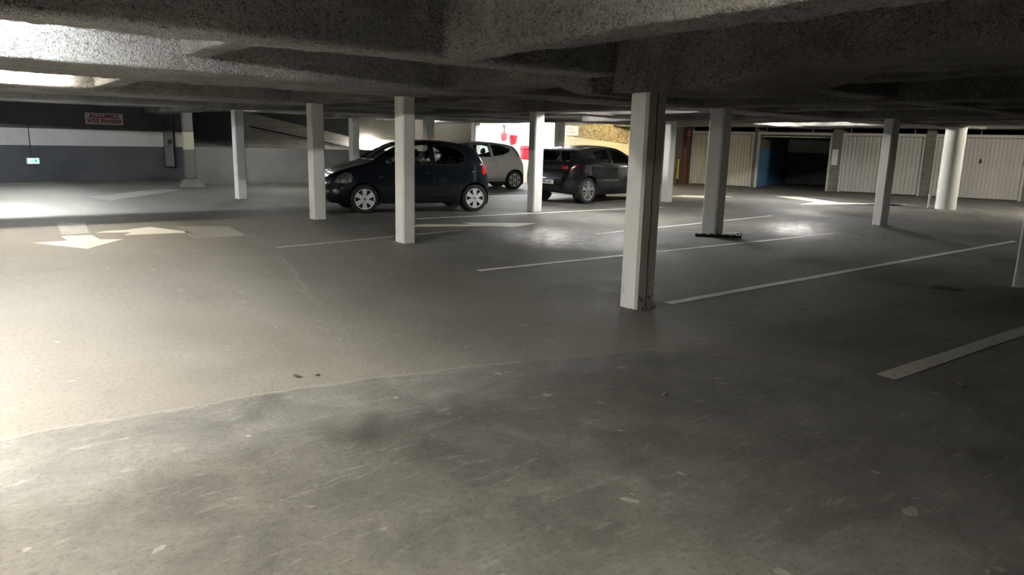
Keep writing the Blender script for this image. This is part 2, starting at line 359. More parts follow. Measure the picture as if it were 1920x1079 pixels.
def nz(p, a):
    q = Vector(p)
    return a*(noise.noise(q*1.7)*1.0 + noise.noise(q*6)*.45 + noise.noise(q*17)*.22)
tn = [0]
def beam(axis, lo, hi, w0, w1, zb, m, step=.08, amp=.02, zb1=None, ztop=2.6, haunch=None, rough=0):
    """axis 'X': runs lo..hi along X, between Y=w0 and Y=w1, underside zb (zb1 at the far end)"""
    zb1 = zb if zb1 is None else zb1
    n = max(2, int((hi-lo)/step)); bm = bmesh.new(); rows = []
    for i in range(n+1):
        t = i/n; s = lo+(hi-lo)*t; z0 = zb+(zb1-zb)*t
        if haunch:
            c, hw, dz = haunch; k = max(0, 1-abs(s-c)/hw); z0 -= dz*min(1, k*2.2)
        row = []; H = ztop-z0; gs = .024 if rough else .07; nh = max(3, int((ztop-zb)/gs)); nw = max(3, int((w1-w0)/(gs*1.6))); r = .03
        prof = [(w0, ztop-H*j/nh, -1, 0) for j in range(nh)] + [(w0+r*.3, z0+r*.3, -.7, -.7)]
        prof += [(w0+r+(w1-w0-2*r)*j/nw, z0, 0, -1) for j in range(nw+1)] + [(w1-r*.3, z0+r*.3, .7, -.7)]
        prof += [(w1, z0+H*(j+1)/nh, 1, 0) for j in range(nh)]
        for (a, z, na, nzv) in prof:
            p = (s, a, z) if axis == 'X' else (a, s, z)
            e = nz(p, amp)+(rough*(noise.noise(Vector(p)*24)+.8*noise.noise(Vector(p)*47)) if rough else 0) if z < ztop-.01 else 0
            a2, z2 = a+na*e, z+nzv*e
            row.append(bm.verts.new((s, a2, z2) if axis == 'X' else (a2, s, z2)))
        rows.append(row)
    for A, B in zip(rows, rows[1:]):
        for j in range(len(A)-1): bm.faces.new((A[j], A[j+1], B[j+1], B[j]))
    bm.faces.new(rows[0]); bm.faces.new(rows[-1][::-1])
    tn[0] += 1
    return tag(obj('trim_%d' % tn[0], bm, m, None, 'all'), kind='structure')
FL, FB = MAT['flock'], MAT['flock_brown']
beam('X', -.2, 4.7, 4.62, 5.02, 2.04, FL, .022, .018, rough=.007)
beam('X', -4, -.2, 4.62, 5.02, 2.04, FL, .1, .018)
beam('X', 4.7, 21, 4.55, 4.95, 2.12, FB, .12, .02)
beam('X', -.2, 5.2, 7.42, 9.15, 2.03, FL, .03, .016, rough=.006)
beam('X', -4, -.2, 7.42, 9.15, 2.03, FL, .1, .016)
beam('X', 5.2, 22, 7.9, 8.9, 2.10, FB, .14, .02)
beam('X', -4, 5.2, 12.35, 13.9, 2.03, FL, .07, .012)
beam('X', 5.2, 22, 12.2, 13.0, 2.11, FB, .15, .02)
beam('X', -4, 14.9, 15.62, 15.80, 2.14, FL, .1, .01)  # unseen beam added to cut off the floor light pool on its near side
beam('X', -4, 14.9, 16.25, 16.45, 2.14, FL, .1, .01)  # unseen beam added to keep lamp light off the next beam's face
beam('X', -4, 14.9, 17.45, 18.6, 2.02, FL, .1, .01, zb1=2.12)
beam('X', 14.9, 21, 17.1, 17.6, 2.14, FB, .15, .02)
beam('X', -4, 14.9, 21.7, 22.3, 2.14, FB, .15, .01)
beam('X', -4, 24, .15, .55, 2.06, FB, .12, .02)
beam('X', -4, 26, -3.9, -3.5, 2.06, FB, .3, .02)
beam('Y', -5, 4.62, -.35, -.1, 2.09, FL, .06, .014)
beam('Y', -5, 4.62, 2.88, 3.2, 2.05, FL, .022, .022, rough=.007)
beam('Y', .3, 4.62, 4.64, 5.85, 2.04, FB, .03, .022, rough=.006, haunch=(4.2, 1.3, .14))
beam('Y', 4.9, 24, 4.64, 5.3, 2.03, FB, .08, .022, haunch=(4.6, .9, .13))
beam('Y', 5.0, 7.42, 1.78, 2.05, 2.17, FL, .05, .014)
beam('Y', 9.1, 12.4, 1.75, 2.05, 2.10, FL, .07, .014)
beam('Y', -5, 24, 7.2, 7.55, 2.14, FB, .12, .02)
beam('Y', -5, 24, 9.6, 10.15, 2.08, FB, .12, .02)
beam('Y', -5, 24, 12.2, 12.6, 2.14, FB, .14, .02)
beam('Y', -5, 24, 14.5, 15.1, 2.09, FB, .14, .02)
beam('Y', -5, 20, 17.5, 17.9, 2.15, FB, .14, .02)
beam('Y', -5, 20, 20.2, 20.9, 2.15, FL, .14, .015)

# far lintel beam just in front of the garages, parallel to them
GP0, GP1 = (23.3, 18.75), (27.02, 8.35)
ga, gL = pln(GP0, GP1)
def gframe(s, dy=0, z=0):   # point on the garage line, dy in front of it (towards the camera)
    d = Vector((math.cos(ga), math.sin(ga), 0)); nrm = Vector((d.y, -d.x, 0))
    if nrm.x > 0: nrm = -nrm
    return Vector((GP0[0], GP0[1], 0))+d*s+nrm*dy+Vector((0, 0, z))
def gmat(s, dy=0, z=0):     # local frame: x along the row, y towards the back of the garages
    return Matrix.Translation(gframe(s, dy, z)) @ Matrix.Rotation(ga, 4, 'Z')
def slab_m(name, lo, hi, m, mat, parent=None, kind='structure', bev=0):
    o = obj(name, BX(lo, hi, bev), m, parent)
    o.matrix_world = mat if not parent else Matrix.Identity(4)
    if not parent: tag(o, kind=kind)
    return o
tn[0] += 1; slab_m('trim_%d' % tn[0], (-1.0, -.25, 2.24), (16.5, .3, 2.6), FL, gmat(0))
tn[0] += 1; slab_m('trim_%d' % tn[0], (-1.0, -1.5, 2.22), (16.5, -1.35, 2.6), FB, gmat(0))

# ------------------------------------------------------------------ garages (local x along the row, +y = behind)
def corrugated(w, h, ribs, depth=.022):
    bm = bmesh.new(); prof = []; p = w/ribs
    for i in range(ribs):
        x = i*p; prof += [(x, 0), (x+p*.62, 0), (x+p*.72, depth), (x+p*.90, depth)]
    prof.append((w, 0))
    a = [bm.verts.new((x, y, 0)) for x, y in prof]; b = [bm.verts.new((x, y, h)) for x, y in prof]
    c = [bm.verts.new((x, .045, 0)) for x, y in prof]; d = [bm.verts.new((x, .045, h)) for x, y in prof]
    for i in range(len(a)-1):
        bm.faces.new((a[i], a[i+1], b[i+1], b[i])); bm.faces.new((d[i], d[i+1], c[i+1], c[i]))
        bm.faces.new((b[i], b[i+1], d[i+1], d[i])); bm.faces.new((a[i], c[i], c[i+1], a[i+1]))
    bm.faces.new((a[0], b[0], d[0], c[0])); bm.faces.new((a[-1], c[-1], d[-1], b[-1]))
    return bm
def sof(X, Y):   # distance along the garage row of a plan point
    d = Vector((math.cos(ga), math.sin(ga))); return (Vector((X, Y))-Vector(GP0)).dot(d)
def garage_door(n, s0, s1, m, label, opened=False, ribs=20, handle=.5):
    t = bpy.data.objects.new('door_%d' % n, None); COL.objects.link(t); t.matrix_world = gmat(s0)
    tag(t, label, None, None, 'structure'); w_ = s1-s0
    bm = bmesh.new(); fw = .075
    box(bm, (0, -.04, 0), (fw, .08, 2.07)); box(bm, (w_-fw, -.04, 0), (w_, .08, 2.07)); box(bm, (fw, -.04, 1.97), (w_-fw, .08, 2.07))
    obj('door_frame', bm, MAT['frame'], t)
    if not opened:
        o = obj('door_panel', corrugated(w_-2*fw-.02, 1.93, ribs), m, t); o.location = (fw+.01, -.012, .025)
        bm = bmesh.new(); x = fw+(w_-2*fw)*handle; box(bm, (x-.03, -.03, 1.15), (x+.03, -.012, 1.30), .006); cyl(bm, (x, -.03, 1.21), (x, -.075, 1.21), .012, n=10); box(bm, (x-.06, -.085, 1.20), (x+.06, -.07, 1.22), .004)
        obj('door_handle', bm, MAT['black'], t)
        bm = bmesh.new(); box(bm, (w_*.45, -.03, .09), (w_*.55, -.014, .12), .003); box(bm, (w_*.45, -.03, .09), (w_*.46, -.014, .15)); box(bm, (w_*.54, -.03, .09), (w_*.55, -.014, .15)); obj('pull_bracket', bm, MAT['frame'], t)
    else:
        # swung-up panel under the garage ceiling
        o = obj('door_panel', corrugated(w_-2*fw-.05, 1.8, ribs), m, t); o.location = (fw+.02, .15, 1.93); o.rotation_euler.x = -PI/2+.03
    return t
S1a, S1b = sof(23.3, 18.7)+.02, sof(24.12, 16.42)
S2a, S2b = sof(24.17, 16.3), sof(25.05, 13.83)
S3a, S3b = sof(25.16, 13.52), sof(26.03, 11.09)
S4a, S4b = sof(26.13, 10.82), sof(27.0, 8.40)
garage_door(1, S1a, S1b, MAT['door_cream'], 'cream ribbed up-and-over garage door nearest the red-brown pipe', ribs=19, handle=.45)
garage_door(2, S2a, S2b, MAT['door_cream'], 'open garage doorway with blue painted side wall inside', opened=True, ribs=19)
garage_door(3, S3a, S3b, MAT['metal_door'], 'grey ribbed garage door between two blockwork pillars', ribs=19, handle=.55)
garage_door(4, S4a, S4b, MAT['metal_door'], 'grey stained ribbed garage door at the far right behind the round column', ribs=21, handle=.52)
S5a = S4b+.12
garage_door(5, S5a, S5a+2.6, MAT['metal_door'], 'grey ribbed garage door beyond the right-hand one', ribs=20)
# pillars between garages and walls inside
def gbox(name, s0, s1, y0, y1, z0, z1, m): return slab_m(name, (0, y0, z0), (s1-s0, y1, z1), m, gmat(s0))
gbox('wall_garage_a', S1b+.005, S2a-.005, -.03, 5.2, 0, 2.26, MAT['block_dark'])
gbox('wall_garage_b', S2b+.005, S3a-.005, -.06, 5.2, 0, 2.26, MAT['block_dark'])
gbox('wall_garage_c', S3b+.005, S4a-.005, -.06, 5.2, 0, 2.26, MAT['block_dark'])
gbox('wall_garage_d', S4b+.005, S5a-.005, -.04, 5.2, 0, 2.26, MAT['block_dark'])
gbox('wall_garage_back_lower', S1a, S5a+3, 5.2, 5.4, 0, 1.32, MAT['wall_dark'])
gbox('wall_garage_back_upper', S1a, S5a+3, 5.2, 5.4, 1.325, 1.85, MAT['wall_band'])
gbox('wall_garage_back_top', S1a, S5a+3, 5.2, 5.4, 1.855, 2.6, MAT['wall_dark'])
gbox('wall_garage_blue_paint', S2a-.004, S2a+.012, .09, 4.4, 0, 1.42, MAT['blue'])
gbox('wall_garage_right', S5a+2.62, S5a+2.9, -.2, 5.2, 0, 2.6, MAT['block_dark'])
t = empty('hanger_rods', gframe(0), 0, 'row of thin steel hanger rods over the garage door frames', 'rod')
for s in (S2a+.3, S2b-.7, S3a+.25, S3b-.35, S4a+1.25):
    bm = bmesh.new(); p = gframe(s, .02)-gframe(0); cyl(bm, p+Vector((0, 0, 2.06)), p+Vector((0, 0, 2.26)), .012, n=6); obj('rod', bm, MAT['frame'], t)
# notice on pillar between the open garage and door 3
o = slab_m('notice_board', (0, -.02, .94), (.20, 0, 1.49), MAT['sign_white'], gmat((S2b+S3a)/2-.13, .062), kind=None)
tag(o, 'blank whitish notice on the blockwork pillar right of the open garage', 'sign')
# corner left of the garages
slab_m('wall_corner', (-1.0, .0, 0), (.0, .3, 2.26), MAT['brownwall'], gmat(S1a-.02))
t = empty('standpipe', gframe(S1a-.16, .14), 0, 'red-brown painted standpipe with a valve box at its top, left of the cream garage door', 'pipe')
bm = bmesh.new(); cyl(bm, (0, 0, 0), (0, 0, 2.3), .055, n=16); obj('pipe', bm, MAT['darkred'], t, True)
bm = bmesh.new(); box(bm, (-.09, -.09, 1.86), (.09, .09, 2.08), .015); obj('valve_box', bm, flat('orange_brown_box', (.30, .11, .06), .5), t)
bm = bmesh.new(); lathe(bm, [(.0, 1.84), (.075, 1.84), (.075, 1.87), (0, 1.87)], 'Z', 16); obj('flange', bm, MAT['darkred'], t)
for dx, z0, z1, lab in ((.62, .38, 1.78, 'tall yellow protective post beside the white column'), (.40, .18, .98, 'short yellow and black protective post left of the standpipe')):
    t = empty('guard_post', gframe(S1a-.02-dx, .25), 0, lab, 'post', 'yellow guard posts')
    bm = bmesh.new(); cyl(bm, (0, 0, 0), (0, 0, z0), .03, n=12); obj('black_band', bm, MAT['black'], t); bm = bmesh.new(); cyl(bm, (0, 0, z1), (0, 0, z1+.05), .035, n=12); obj('black_band', bm, MAT['black'], t)
    bm = bmesh.new(); cyl(bm, (0, 0, z0), (0, 0, z1), .035, n=12); obj('post', bm, MAT['yellow'], t, True)
o = slab_m('wall_white_patch', (0, -.02, .95), (.38, 0, 1.45), MAT['white_wall'], gmat(S1a-.62, 0.002))

# ------------------------------------------------------------------ back wall (white, rough cast, cream)
BP0, BP1 = (14.6, 22.19), (23.35, 18.88)
ba, bL = pln(BP0, BP1)
BM = Matrix.Translation((BP0[0], BP0[1], 0)) @ Matrix.Rotation(ba, 4, 'Z')
def bs(X): return (X-BP0[0])/math.cos(ba)
def bwall(name, s0, s1, z0, z1, m, y0=0, y1=.25): return slab_m(name, (s0, y0, z0), (s1, y1, z1), m, BM)
xr = bs(18.25)
bwall('wall_back_white', bs(15.27), bs(16.0), 0, 2.6, MAT['white_wall'])
bwall('wall_back_middle', bs(16.0), xr, .0, 2.6, MAT['white_wall'])
def sloped(name, pts, m, y0, y1):
    bm = bmesh.new(); prism(bm, pts, 'Y', y0, y1); o = obj(name, bm, m); o.matrix_world = BM; return tag(o, kind='structure')
xe = bs(20.95)
sloped('wall_back_rough', [(xr-.25, 1.80), (xe-.1, 1.50), (xe-.1, 2.6), (xr-.25, 2.6)], MAT['roughcast'], -.025, .2)
sloped('wall_back_cream', [(xr, 0), (xe+.35, 0), (xe+.35, 2.6), (xe-.1, 2.6), (xe-.1, 1.50), (xr, 1.79)], MAT['cream_wall'], 0, .25)
bwall('wall_back_brown', xe+.351, bL, 0, 2.6, MAT['brownwall'])
# ledge and sand bin
bwall('wall_back_ledge', bs(16.35), bs(18.2), 0, .84, MAT['cream_wall'], -.36, -.001)
t = empty('sand_bin', BM @ Vector((bs(16.80)+.35, -.19, .845)), ba, 'red plastic fire sand bin with a lid, standing on the cream ledge', 'bin')
bm = bmesh.new(); box(bm, (-.38, -.15, 0), (.38, .15, .38), .03)
obj('bin_body', bm, MAT['red'], t, 30)
bm = bmesh.new(); prism(bm, [(-.17, .385), (.17, .385), (.15, .45), (.0, .50), (-.15, .50)], 'X', -.40, .40); obj('lid', bm, MAT['red'], t)
bm = bmesh.new(); box(bm, (-.10, -.17, .10), (.0, -.151, .24), .008); obj('latch', bm, MAT['darkred'], t)
# shovel and bucket hung on wall
t = empty('fire_shovel', BM @ Vector((bs(16.17), -.03, 1.55)), ba, 'red fire shovel with a black D handle hanging on the white wall', 'shovel')
bm = bmesh.new(); prism(bm, [(-.095, .24), (.095, .24), (.10, .05), (.07, -.03), (-.07, -.03), (-.10, .05)], 'Y', -.03, .0); prism(bm, [(-.04, .24), (.04, .24), (.02, .30), (-.02, .30)], 'Y', -.03, 0); obj('blade', bm, MAT['red'], t)
bm = bmesh.new(); cyl(bm, (0, -.015, .28), (0, -.015, .42), .014, n=8); obj('shaft', bm, MAT['black'], t)
bm = bmesh.new(); tube(bm, [(0, -.015, .42), (-.055, -.015, .50), (.055, -.015, .50), (0, -.015, .42)], .013); obj('grip', bm, MAT['black'], t)
t = empty('fire_bucket', BM @ Vector((bs(16.48), -.17, 1.38)), ba, 'red fire bucket hanging on the white wall right of the shovel', 'bucket')
bm = bmesh.new(); lathe(bm, [(0, .0), (.06, .01), (.095, .08), (.14, .32), (.15, .325), (.145, .34), (.13, .33), (.09, .09), (0, .03)], 'Z', 28); obj('pail', bm, MAT['red'], t, True)
bm = bmesh.new(); tube(bm, [(.14*math.cos(a), .0+.13*math.sin(a)*.3, .33+.17*math.sin(a)) for a in [PI*k/10 for k in range(11)]], .007); obj('handle', bm, MAT['grey_metal'], t)
bm = bmesh.new(); box(bm, (-.05, .11, .50), (.05, .16, .53)); obj('hook', bm, MAT['grey_metal'], t)
# dark rod against the wall
bm = bmesh.new(); cyl(bm, (0, 0, .88), (0, 0, 1.62), .018, n=8); o = obj('wall_rod', bm, MAT['grey_metal']); o.location = BM @ Vector((bs(16.98), -.10, -.04)); tag(o, 'thin dark upright rod on the wall above the red sand bin', 'rod')
# board
t = empty('private_road_sign', BM @ Vector((bs(18.50), -.03, 1.94)), ba, 'white sign board with faint two-line lettering high on the bright back wall', 'sign')
bm = bmesh.new(); box(bm, (-.42, -.015, -.18), (.42, 0, .18), .004); obj('board', bm, MAT['sign_white'], t)
RX = Matrix.Rotation(PI/2, 4, 'X')
text_obj('lettering', 'RUE\nPRIVEE', .15, flat('faint_letters', (.45, .42, .34), .7), t, Matrix.Translation((.06, -.018, 0)) @ RX, .001)
# grey cabinet + white trim right of rough cast wall
t = empty('electrical_cabinet', BM @ Vector((bs(21.0), -.12, 1.15)), ba, 'grey wall cabinet with a white edge strip, half hidden behind the near column', 'cabinet')
bm = bmesh.new(); box(bm, (.02, -.12, -.2), (.55, .1, .62), .01); obj('body', bm, MAT['grey_metal'], t)
bm = bmesh.new(); box(bm, (-.05, -.02, -.26), (.0, .10, 1.05), .004); box(bm, (.0, -.13, -.27), (.3, -.05, -.21), .004); obj('edge_strip', bm, MAT['sign_white'], t)

# ------------------------------------------------------------------ left wall, parapet, ramp
LP0, LP1 = (-6.0, 23.30), (6.25, 25.61)
la, lL = pln(LP0, LP1)
LM = Matrix.Translation((LP0[0], LP0[1], 0)) @ Matrix.Rotation(la, 4, 'Z')
def ls(X): return (X-LP0[0])/math.cos(la)
def lbox(name, s0, s1, z0, z1, m, y0=0, y1=.3): return slab_m(name, (s0, y0, z0), (s1, y1, z1), m, LM)
lbox('wall_left_lower', 0, lL, 0, 1.035, MAT['wall_dark'])
lbox('wall_left_band', 0, lL, 1.037, 1.51, MAT['wall_band'], -.002)
lbox('wall_left_upper', 0, lL, 1.512, 2.6, MAT['wall_dark'])
# cable on the left wall
bm = bmesh.new(); cyl(bm, (ls(1.78), -.015, .75), (ls(1.78), -.015, 1.70), .012, n=6); o = obj('wall_cable', bm, MAT['black']); o.matrix_world = LM; tag(o, 'thin dark cable running down the pale wall band above the green exit light', 'cable')
t = empty('warning_sign', LM @ Vector((ls(3.75), -.005, 1.84)), la, 'white board reading ALLUMEZ VOS PHARES in red capitals on the dark left wall', 'sign')
bm = bmesh.new(); box(bm, (-.53, -.02, -.17), (.53, 0, .17), .004); obj('board', bm, MAT['sign'], t)
text_obj('lettering', 'ALLUMEZ', .165, MAT['signred'], t, Matrix.Translation((.0, -.023, .075)) @ RX @ Matrix.Diagonal((1.13, 1, 1, 1)), .001, 1.05, .006)
text_obj('lettering', 'VOS PHARES', .155, MAT['signred'], t, Matrix.Translation((.0, -.023, -.07)) @ RX @ Matrix.Diagonal((1.06, 1, 1, 1)), .001, 1.03, .0055)
t = empty('exit_light', LM @ Vector((ls(1.80), -.06, .60)), la, 'small glowing green-white emergency exit light low on the dark left wall', 'light')
bm = bmesh.new(); box(bm, (-.17, -.02, -.10), (.17, .06, .10), .01); obj('casing', bm, MAT['grey_metal'], t)
bm = bmesh.new(); box(bm, (-.14, -.026, -.07), (.14, -.021, .07)); obj('screen', bm, emis('green_exit_panel', (.30, 1.0, .62), .55), t)
bm = bmesh.new(); prism(bm, [(-.10, -.012), (-.03, -.012), (-.03, -.035), (.0, 0), (-.03, .035), (-.03, .012), (-.10, .012)], 'Y', -.029, -.027)
bm2 = bm; prism(bm2, [(.03, -.045), (.10, -.045), (.10, .045), (.03, .045)], 'Y', -.029, -.027); obj('pictogram', bm2, emis('green_pictogram', (.05, .35, .18), .25), t)
# cable riser panel beside white-band column
t = empty('cable_riser', LM @ Vector((ls(5.55), -.09, 0)), la, 'upright grey trunking with cables and a small junction box on the dark left wall', 'trunking')
bm = bmesh.new(); box(bm, (-.13, -.03, .42), (.13, .075, 1.62), .006); obj('trunking', bm, MAT['parapet'], t)
for k in range(6): bm = bmesh.new(); x = -.15+.06*k; tube(bm, [(x, -.01, 2.3), (x, -.02, 1.75), (x*.6+.02*(k % 2), -.045, 1.55)], .011, 6); obj('cable', bm, MAT['black'], t)
bm = bmesh.new(); box(bm, (-.04, -.08, 1.15), (.06, -.031, 1.28), .006); tube(bm, [(.0, -.06, 1.15), (-.03, -.06, 1.05), (-.09, -.05, 1.02)], .009, 6); obj('junction_box', bm, MAT['black'], t)
bm = bmesh.new(); box(bm, (.17, -.02, .35), (.21, .05, 2.2)); obj('conduit', bm, MAT['black'], t)
# parapet in front of the ramp
PP0, PP1 = (5.78, 23.14), (14.45, 20.87)
pa, pL = pln(PP0, PP1)
PM = Matrix.Translation((PP0[0], PP0[1], 0)) @ Matrix.Rotation(pa, 4, 'Z')
slab_m('wall_parapet', (0, 0, 0), (pL, .2, 1.09), MAT['parapet'], PM)
# ramp side wall with sloping slab edges
RP0, RP1 = (5.6, 27.61), (17.2, 24.39)
ra, rL = pln(RP0, RP1)
RM = Matrix.Translation((RP0[0], RP0[1], 0)) @ Matrix.Rotation(ra, 4, 'Z')
def rs(X): return (X-RP0[0])/math.cos(ra)
slab_m('wall_ramp', (-.4, 0, 0), (rL+.5, .3, 2.6), MAT['block_light'], RM)
def rsloped(name, pts, m, y0, y1):
    bm = bmesh.new(); prism(bm, pts, 'Y', y0, y1); o = obj(name, bm, m); o.matrix_world = RM; return tag(o, kind='structure')
rsloped('wall_ramp_slab_a', [(rs(5.3), 1.58), (rs(8.25), 1.05), (rs(8.25), 2.6), (rs(5.3), 2.6)], MAT['wall_dark'], -.35, -.02)
rsloped('wall_ramp_slab_b', [(rs(8.27), 2.33), (rs(12.2), 1.48), (rs(12.2), 2.6), (rs(8.27), 2.6)], MAT['wall_dark'], -.35, -.02)
rsloped('wall_ramp_brown', [(rs(12.2), 1.42), (rs(17.2), 1.46), (rs(17.2), 2.6), (rs(12.2), 2.6)], MAT['brownwall'], -.12, -.02)
bm = bmesh.new(); tube(bm, [(rs(8.6), -.05, 1.78), (rs(12.0), -.05, 1.12), (rs(13.4), -.05, .86)], .022, 8); o = obj('handrail', bm, MAT['black']); o.matrix_world = RM; tag(o, 'dark sloping handrail along the pale ramp wall', 'handrail')
bm = bmesh.new(); cyl(bm, (rs(12.33), -.14, .9), (rs(12.33), -.14, 2.2), .012, n=6); o = obj('ramp_cable', bm, MAT['frame']); o.matrix_world = RM; tag(o, 'thin pale upright cable left of the ramp lamp', 'cable')
slab('wall_ramp_floor_end', (16.9, 22.4, 0), (17.2, 24.6, 2.6), MAT['brownwall'])
# enclosing walls out of view
slab('wall_rear', (-9, -7, 0), (33, -6.8, 2.6), MAT['parapet'])
slab('wall_side', (-9, -6.8, 0), (-8.8, 24, 2.6), MAT['parapet'])
slab('wall_far', (32.8, -6.8, 0), (33, 30, 2.6), MAT['parapet'])
slab('wall_end', (-9, 29.8, 0), (32.8, 30, 2.6), MAT['parapet'])

# ------------------------------------------------------------------ columns
def column(x, y, wx, wy, label, top=2.10, ch=.022, extra=None):
    t = empty('concrete_column', (x, y, 0), 0, label, 'column', 'square concrete columns of the car park')
    bm = bmesh.new(); n = 26
    ring = lambda z, e: [(ch+0, 0), (wx-ch, 0), (wx, ch), (wx, wy-ch), (wx-ch, wy), (ch, wy), (0, wy-ch), (0, ch)]
    rows = []
    for k in range(n+1):
        z = top*k/n; row = []
        for (a, b) in ring(z, 0):
            e = .003*noise.noise(Vector((x*3+a*9, y*3+b*9, z*5))); row.append(bm.verts.new((a+e, b+e, z)))
        rows.append(row)
    for A, B in zip(rows, rows[1:]):
        for i in range(8): bm.faces.new((A[i], A[(i+1) % 8], B[(i+1) % 8], B[i]))
    bm.faces.new(rows[0]); bm.faces.new(rows[-1][::-1])
    obj('shaft', bm, MAT['column'], t)
    bm = bmesh.new()
    for k in range(26):       # crumbs of mortar round the foot
        s = random.random()*2*(wx+wy)
        if s < wx: p = (s, -.01)
        elif s < wx+wy: p = (wx+.01, s-wx)
        elif s < 2*wx+wy: p = (s-wx-wy, wy+.01)
        else: p = (-.01, s-2*wx-wy)
        r = .004+.008*random.random(); m_ = Matrix.Translation((p[0], p[1], r*.5)) @ Matrix.Rotation(random.random()*3, 4, 'Z') @ Matrix.Diagonal((1.6, 1, .7, 1))
        bmesh.ops.create_icosphere(bm, subdivisions=1, radius=r, matrix=m_)
    o = obj('mortar_crumbs', bm, MAT['column_bare'], t); o['kind'] = 'stuff'
    return t
column(5.18, 17.17, .22, .25, 'white-edged square column furthest left of the aisle row, standing alone on open floor')
column(5.04, 12.36, .24, .22, 'square white column in front of the blue car bonnet')
column(4.96, 8.95, .20, .25, 'square white column in front of the blue car doors')
column(9.74, 11.91, .25, .23, 'square column with a dazzling white right face between the beige and anthracite cars')
cE = column(4.73, 4.29, .25, .21, 'nearest and largest square column, pale left face and dark cracked right face')
bm = bmesh.new()
pts = [(.125+.004*math.sin(k*.55)+.0025*math.sin(k*2.1), -.0015, .0+k*.055) for k in range(37)]
tube(bm, pts, .0045, 6); obj('crack', bm, MAT['ink'], cE)
bm = bmesh.new()
for k in range(46):
    r = .005+.010*random.random(); m_ = Matrix.Translation((.03+.22*random.random(), -.012-.02*random.random() if k % 2 else -.001, .006+(random.random()**3*.22 if k % 2 == 0 else 0))) @ Matrix.Diagonal((1, .35, 1.4, 1))
    bmesh.ops.create_icosphere(bm, subdivisions=1, radius=r, matrix=m_)
o = obj('spalled_concrete', bm, MAT['column_bare'], cE); o['kind'] = 'stuff'
column(9.87, 7.32, .24, .28, 'grey square column standing over the fallen black bar')
column(14.54, 6.83, .29, .19, 'slender square column in front of the grey garage door with a dark right face')
column(14.87, 12.62, .22, .22, 'square column with a bright white left face, just right of the nearest column')
column(9.29, 2.60, .24, .24, 'square column cut off by the right edge of the picture')
column(10.1, 16.9, .24, .24, 'grey square column behind the roof of the blue car')
column(10.1, 21.5, .26, .26, 'dark square column behind the parapet, left of the ramp lamp')
column(14.6, 21.2, .24, .24, 'dark square column at the left end of the brilliant white wall')
column(14.85, 17.0, .24, .24, 'dark grey square column behind the back of the anthracite car')
# column with white band and splayed foot
t = empty('footed_column', (5.32, 21.95, 0), math.radians(-6), 'square column with a white painted band and a splayed concrete foot by the dark left wall', 'column')
bm = bmesh.new(); box(bm, (-.13, -.13, .20), (.13, .13, 2.14), .015); obj('shaft', bm, MAT['parapet'], t)
bm = bmesh.new(); box(bm, (-.134, -.134, 1.02), (.134, .134, 1.52), .01); obj('white_band', bm, flat('cream_band', (.62, .60, .48), .7, var=.06), t)
bm = bmesh.new(); a = [bm.verts.new((sx*.36, sy*.34, 0)) for sx, sy in ((-1, -1), (1, -1), (1, 1), (-1, 1))]; b = [bm.verts.new((sx*.19, sy*.19, .20)) for sx, sy in ((-1, -1), (1, -1), (1, 1), (-1, 1))]
bm.faces.new(a); bm.faces.new(b)
for i in range(4): bm.faces.new((a[i], a[(i+1) % 4], b[(i+1) % 4], b[i]))
obj('splayed_foot', bm, MAT['parapet'], t)
# round column
t = empty('round_column', (20.72, 8.12, 0), 0, 'white round concrete column in front of the right-hand garage doors', 'column')
bm = bmesh.new(); lathe(bm, [(0, 0)]+[(.245+.003*math.sin(k*1.7), 2.2*k/24) for k in range(25)]+[(0, 2.2)], 'Z', 40); obj('shaft', bm, MAT['column'], t, True)
t = empty('downpipe', (20.62, 8.50, 0), 0, 'thin pale pipe stub standing on the left of the round column foot', 'pipe')
bm = bmesh.new(); cyl(bm, (0, 0, 0), (0, 0, .34), .03, n=12); cyl(bm, (0, 0, .30), (0, 0, .36), .038, n=12); obj('stub', bm, MAT['frame'], t)

# ------------------------------------------------------------------ painted markings
def mark(name, poly, m, label, cat, group=None, z=.003):
    bm = bmesh.new(); prism(bm, poly, 'Z', .0005, z); return tag(obj(name, bm, m), label, cat, group)
def line(p, q, w_, m, label, group='white parking bay lines'):
    p, q = Vector(p), Vector(q); d = (q-p).normalized(); n = Vector((-d.y, d.x))*w_/2; k = max(1, int((q-p).length/.5)); pts = []
    for i in range(k+1): pts.append(tuple(p+(q-p)*i/k+n*(1+.06*math.sin(i*2.1))))
    for i in range(k, -1, -1): pts.append(tuple(p+(q-p)*i/k-n*(1+.06*math.sin(i*1.3+1))))
    bm = bmesh.new(); top = [bm.verts.new((x, y, .003)) for x, y in pts]
    n_ = k+1
    for i in range(k): bm.faces.new((top[i], top[i+1], top[2*n_-2-i], top[2*n_-1-i]))
    ext = bmesh.ops.extrude_face_region(bm, geom=bm.faces[:]); 
    for v in ext['geom']:
        if isinstance(v, bmesh.types.BMVert): v.co.z = .0005
    return tag(obj('parking_line', bm, m), label, 'line', group)
line((4.65, 6.64), (12.4, 6.60), .09, MAT['white_line'], 'white bay line passing behind the nearest column')
line((5.2, 4.32), (14.33, 4.44), .10, MAT['white_line'], 'white bay line running right from the foot of the nearest column')
line((4.72, 2.06), (9.3, 1.95), .13, MAT['faint_line'], 'dim bay line at lower right, closest to the camera')
line((8.3, 8.5), (14.28, 9.1), .08, MAT['white_line'], 'white bay line ending between the grey and slender columns')
line((6.6, 11.75), (13.6, 11.65), .09, MAT['white_line'], 'white bay line along the near side of the blue car')
line((9.9, 8.05), (10.9, 7.35), .06, MAT['faint_line'], 'short faint line crossing beside the grey column')
line((10.4, 16.0), (15.6, 15.8), .09, MAT['white_line'], 'far white bay line between the beige and anthracite cars')
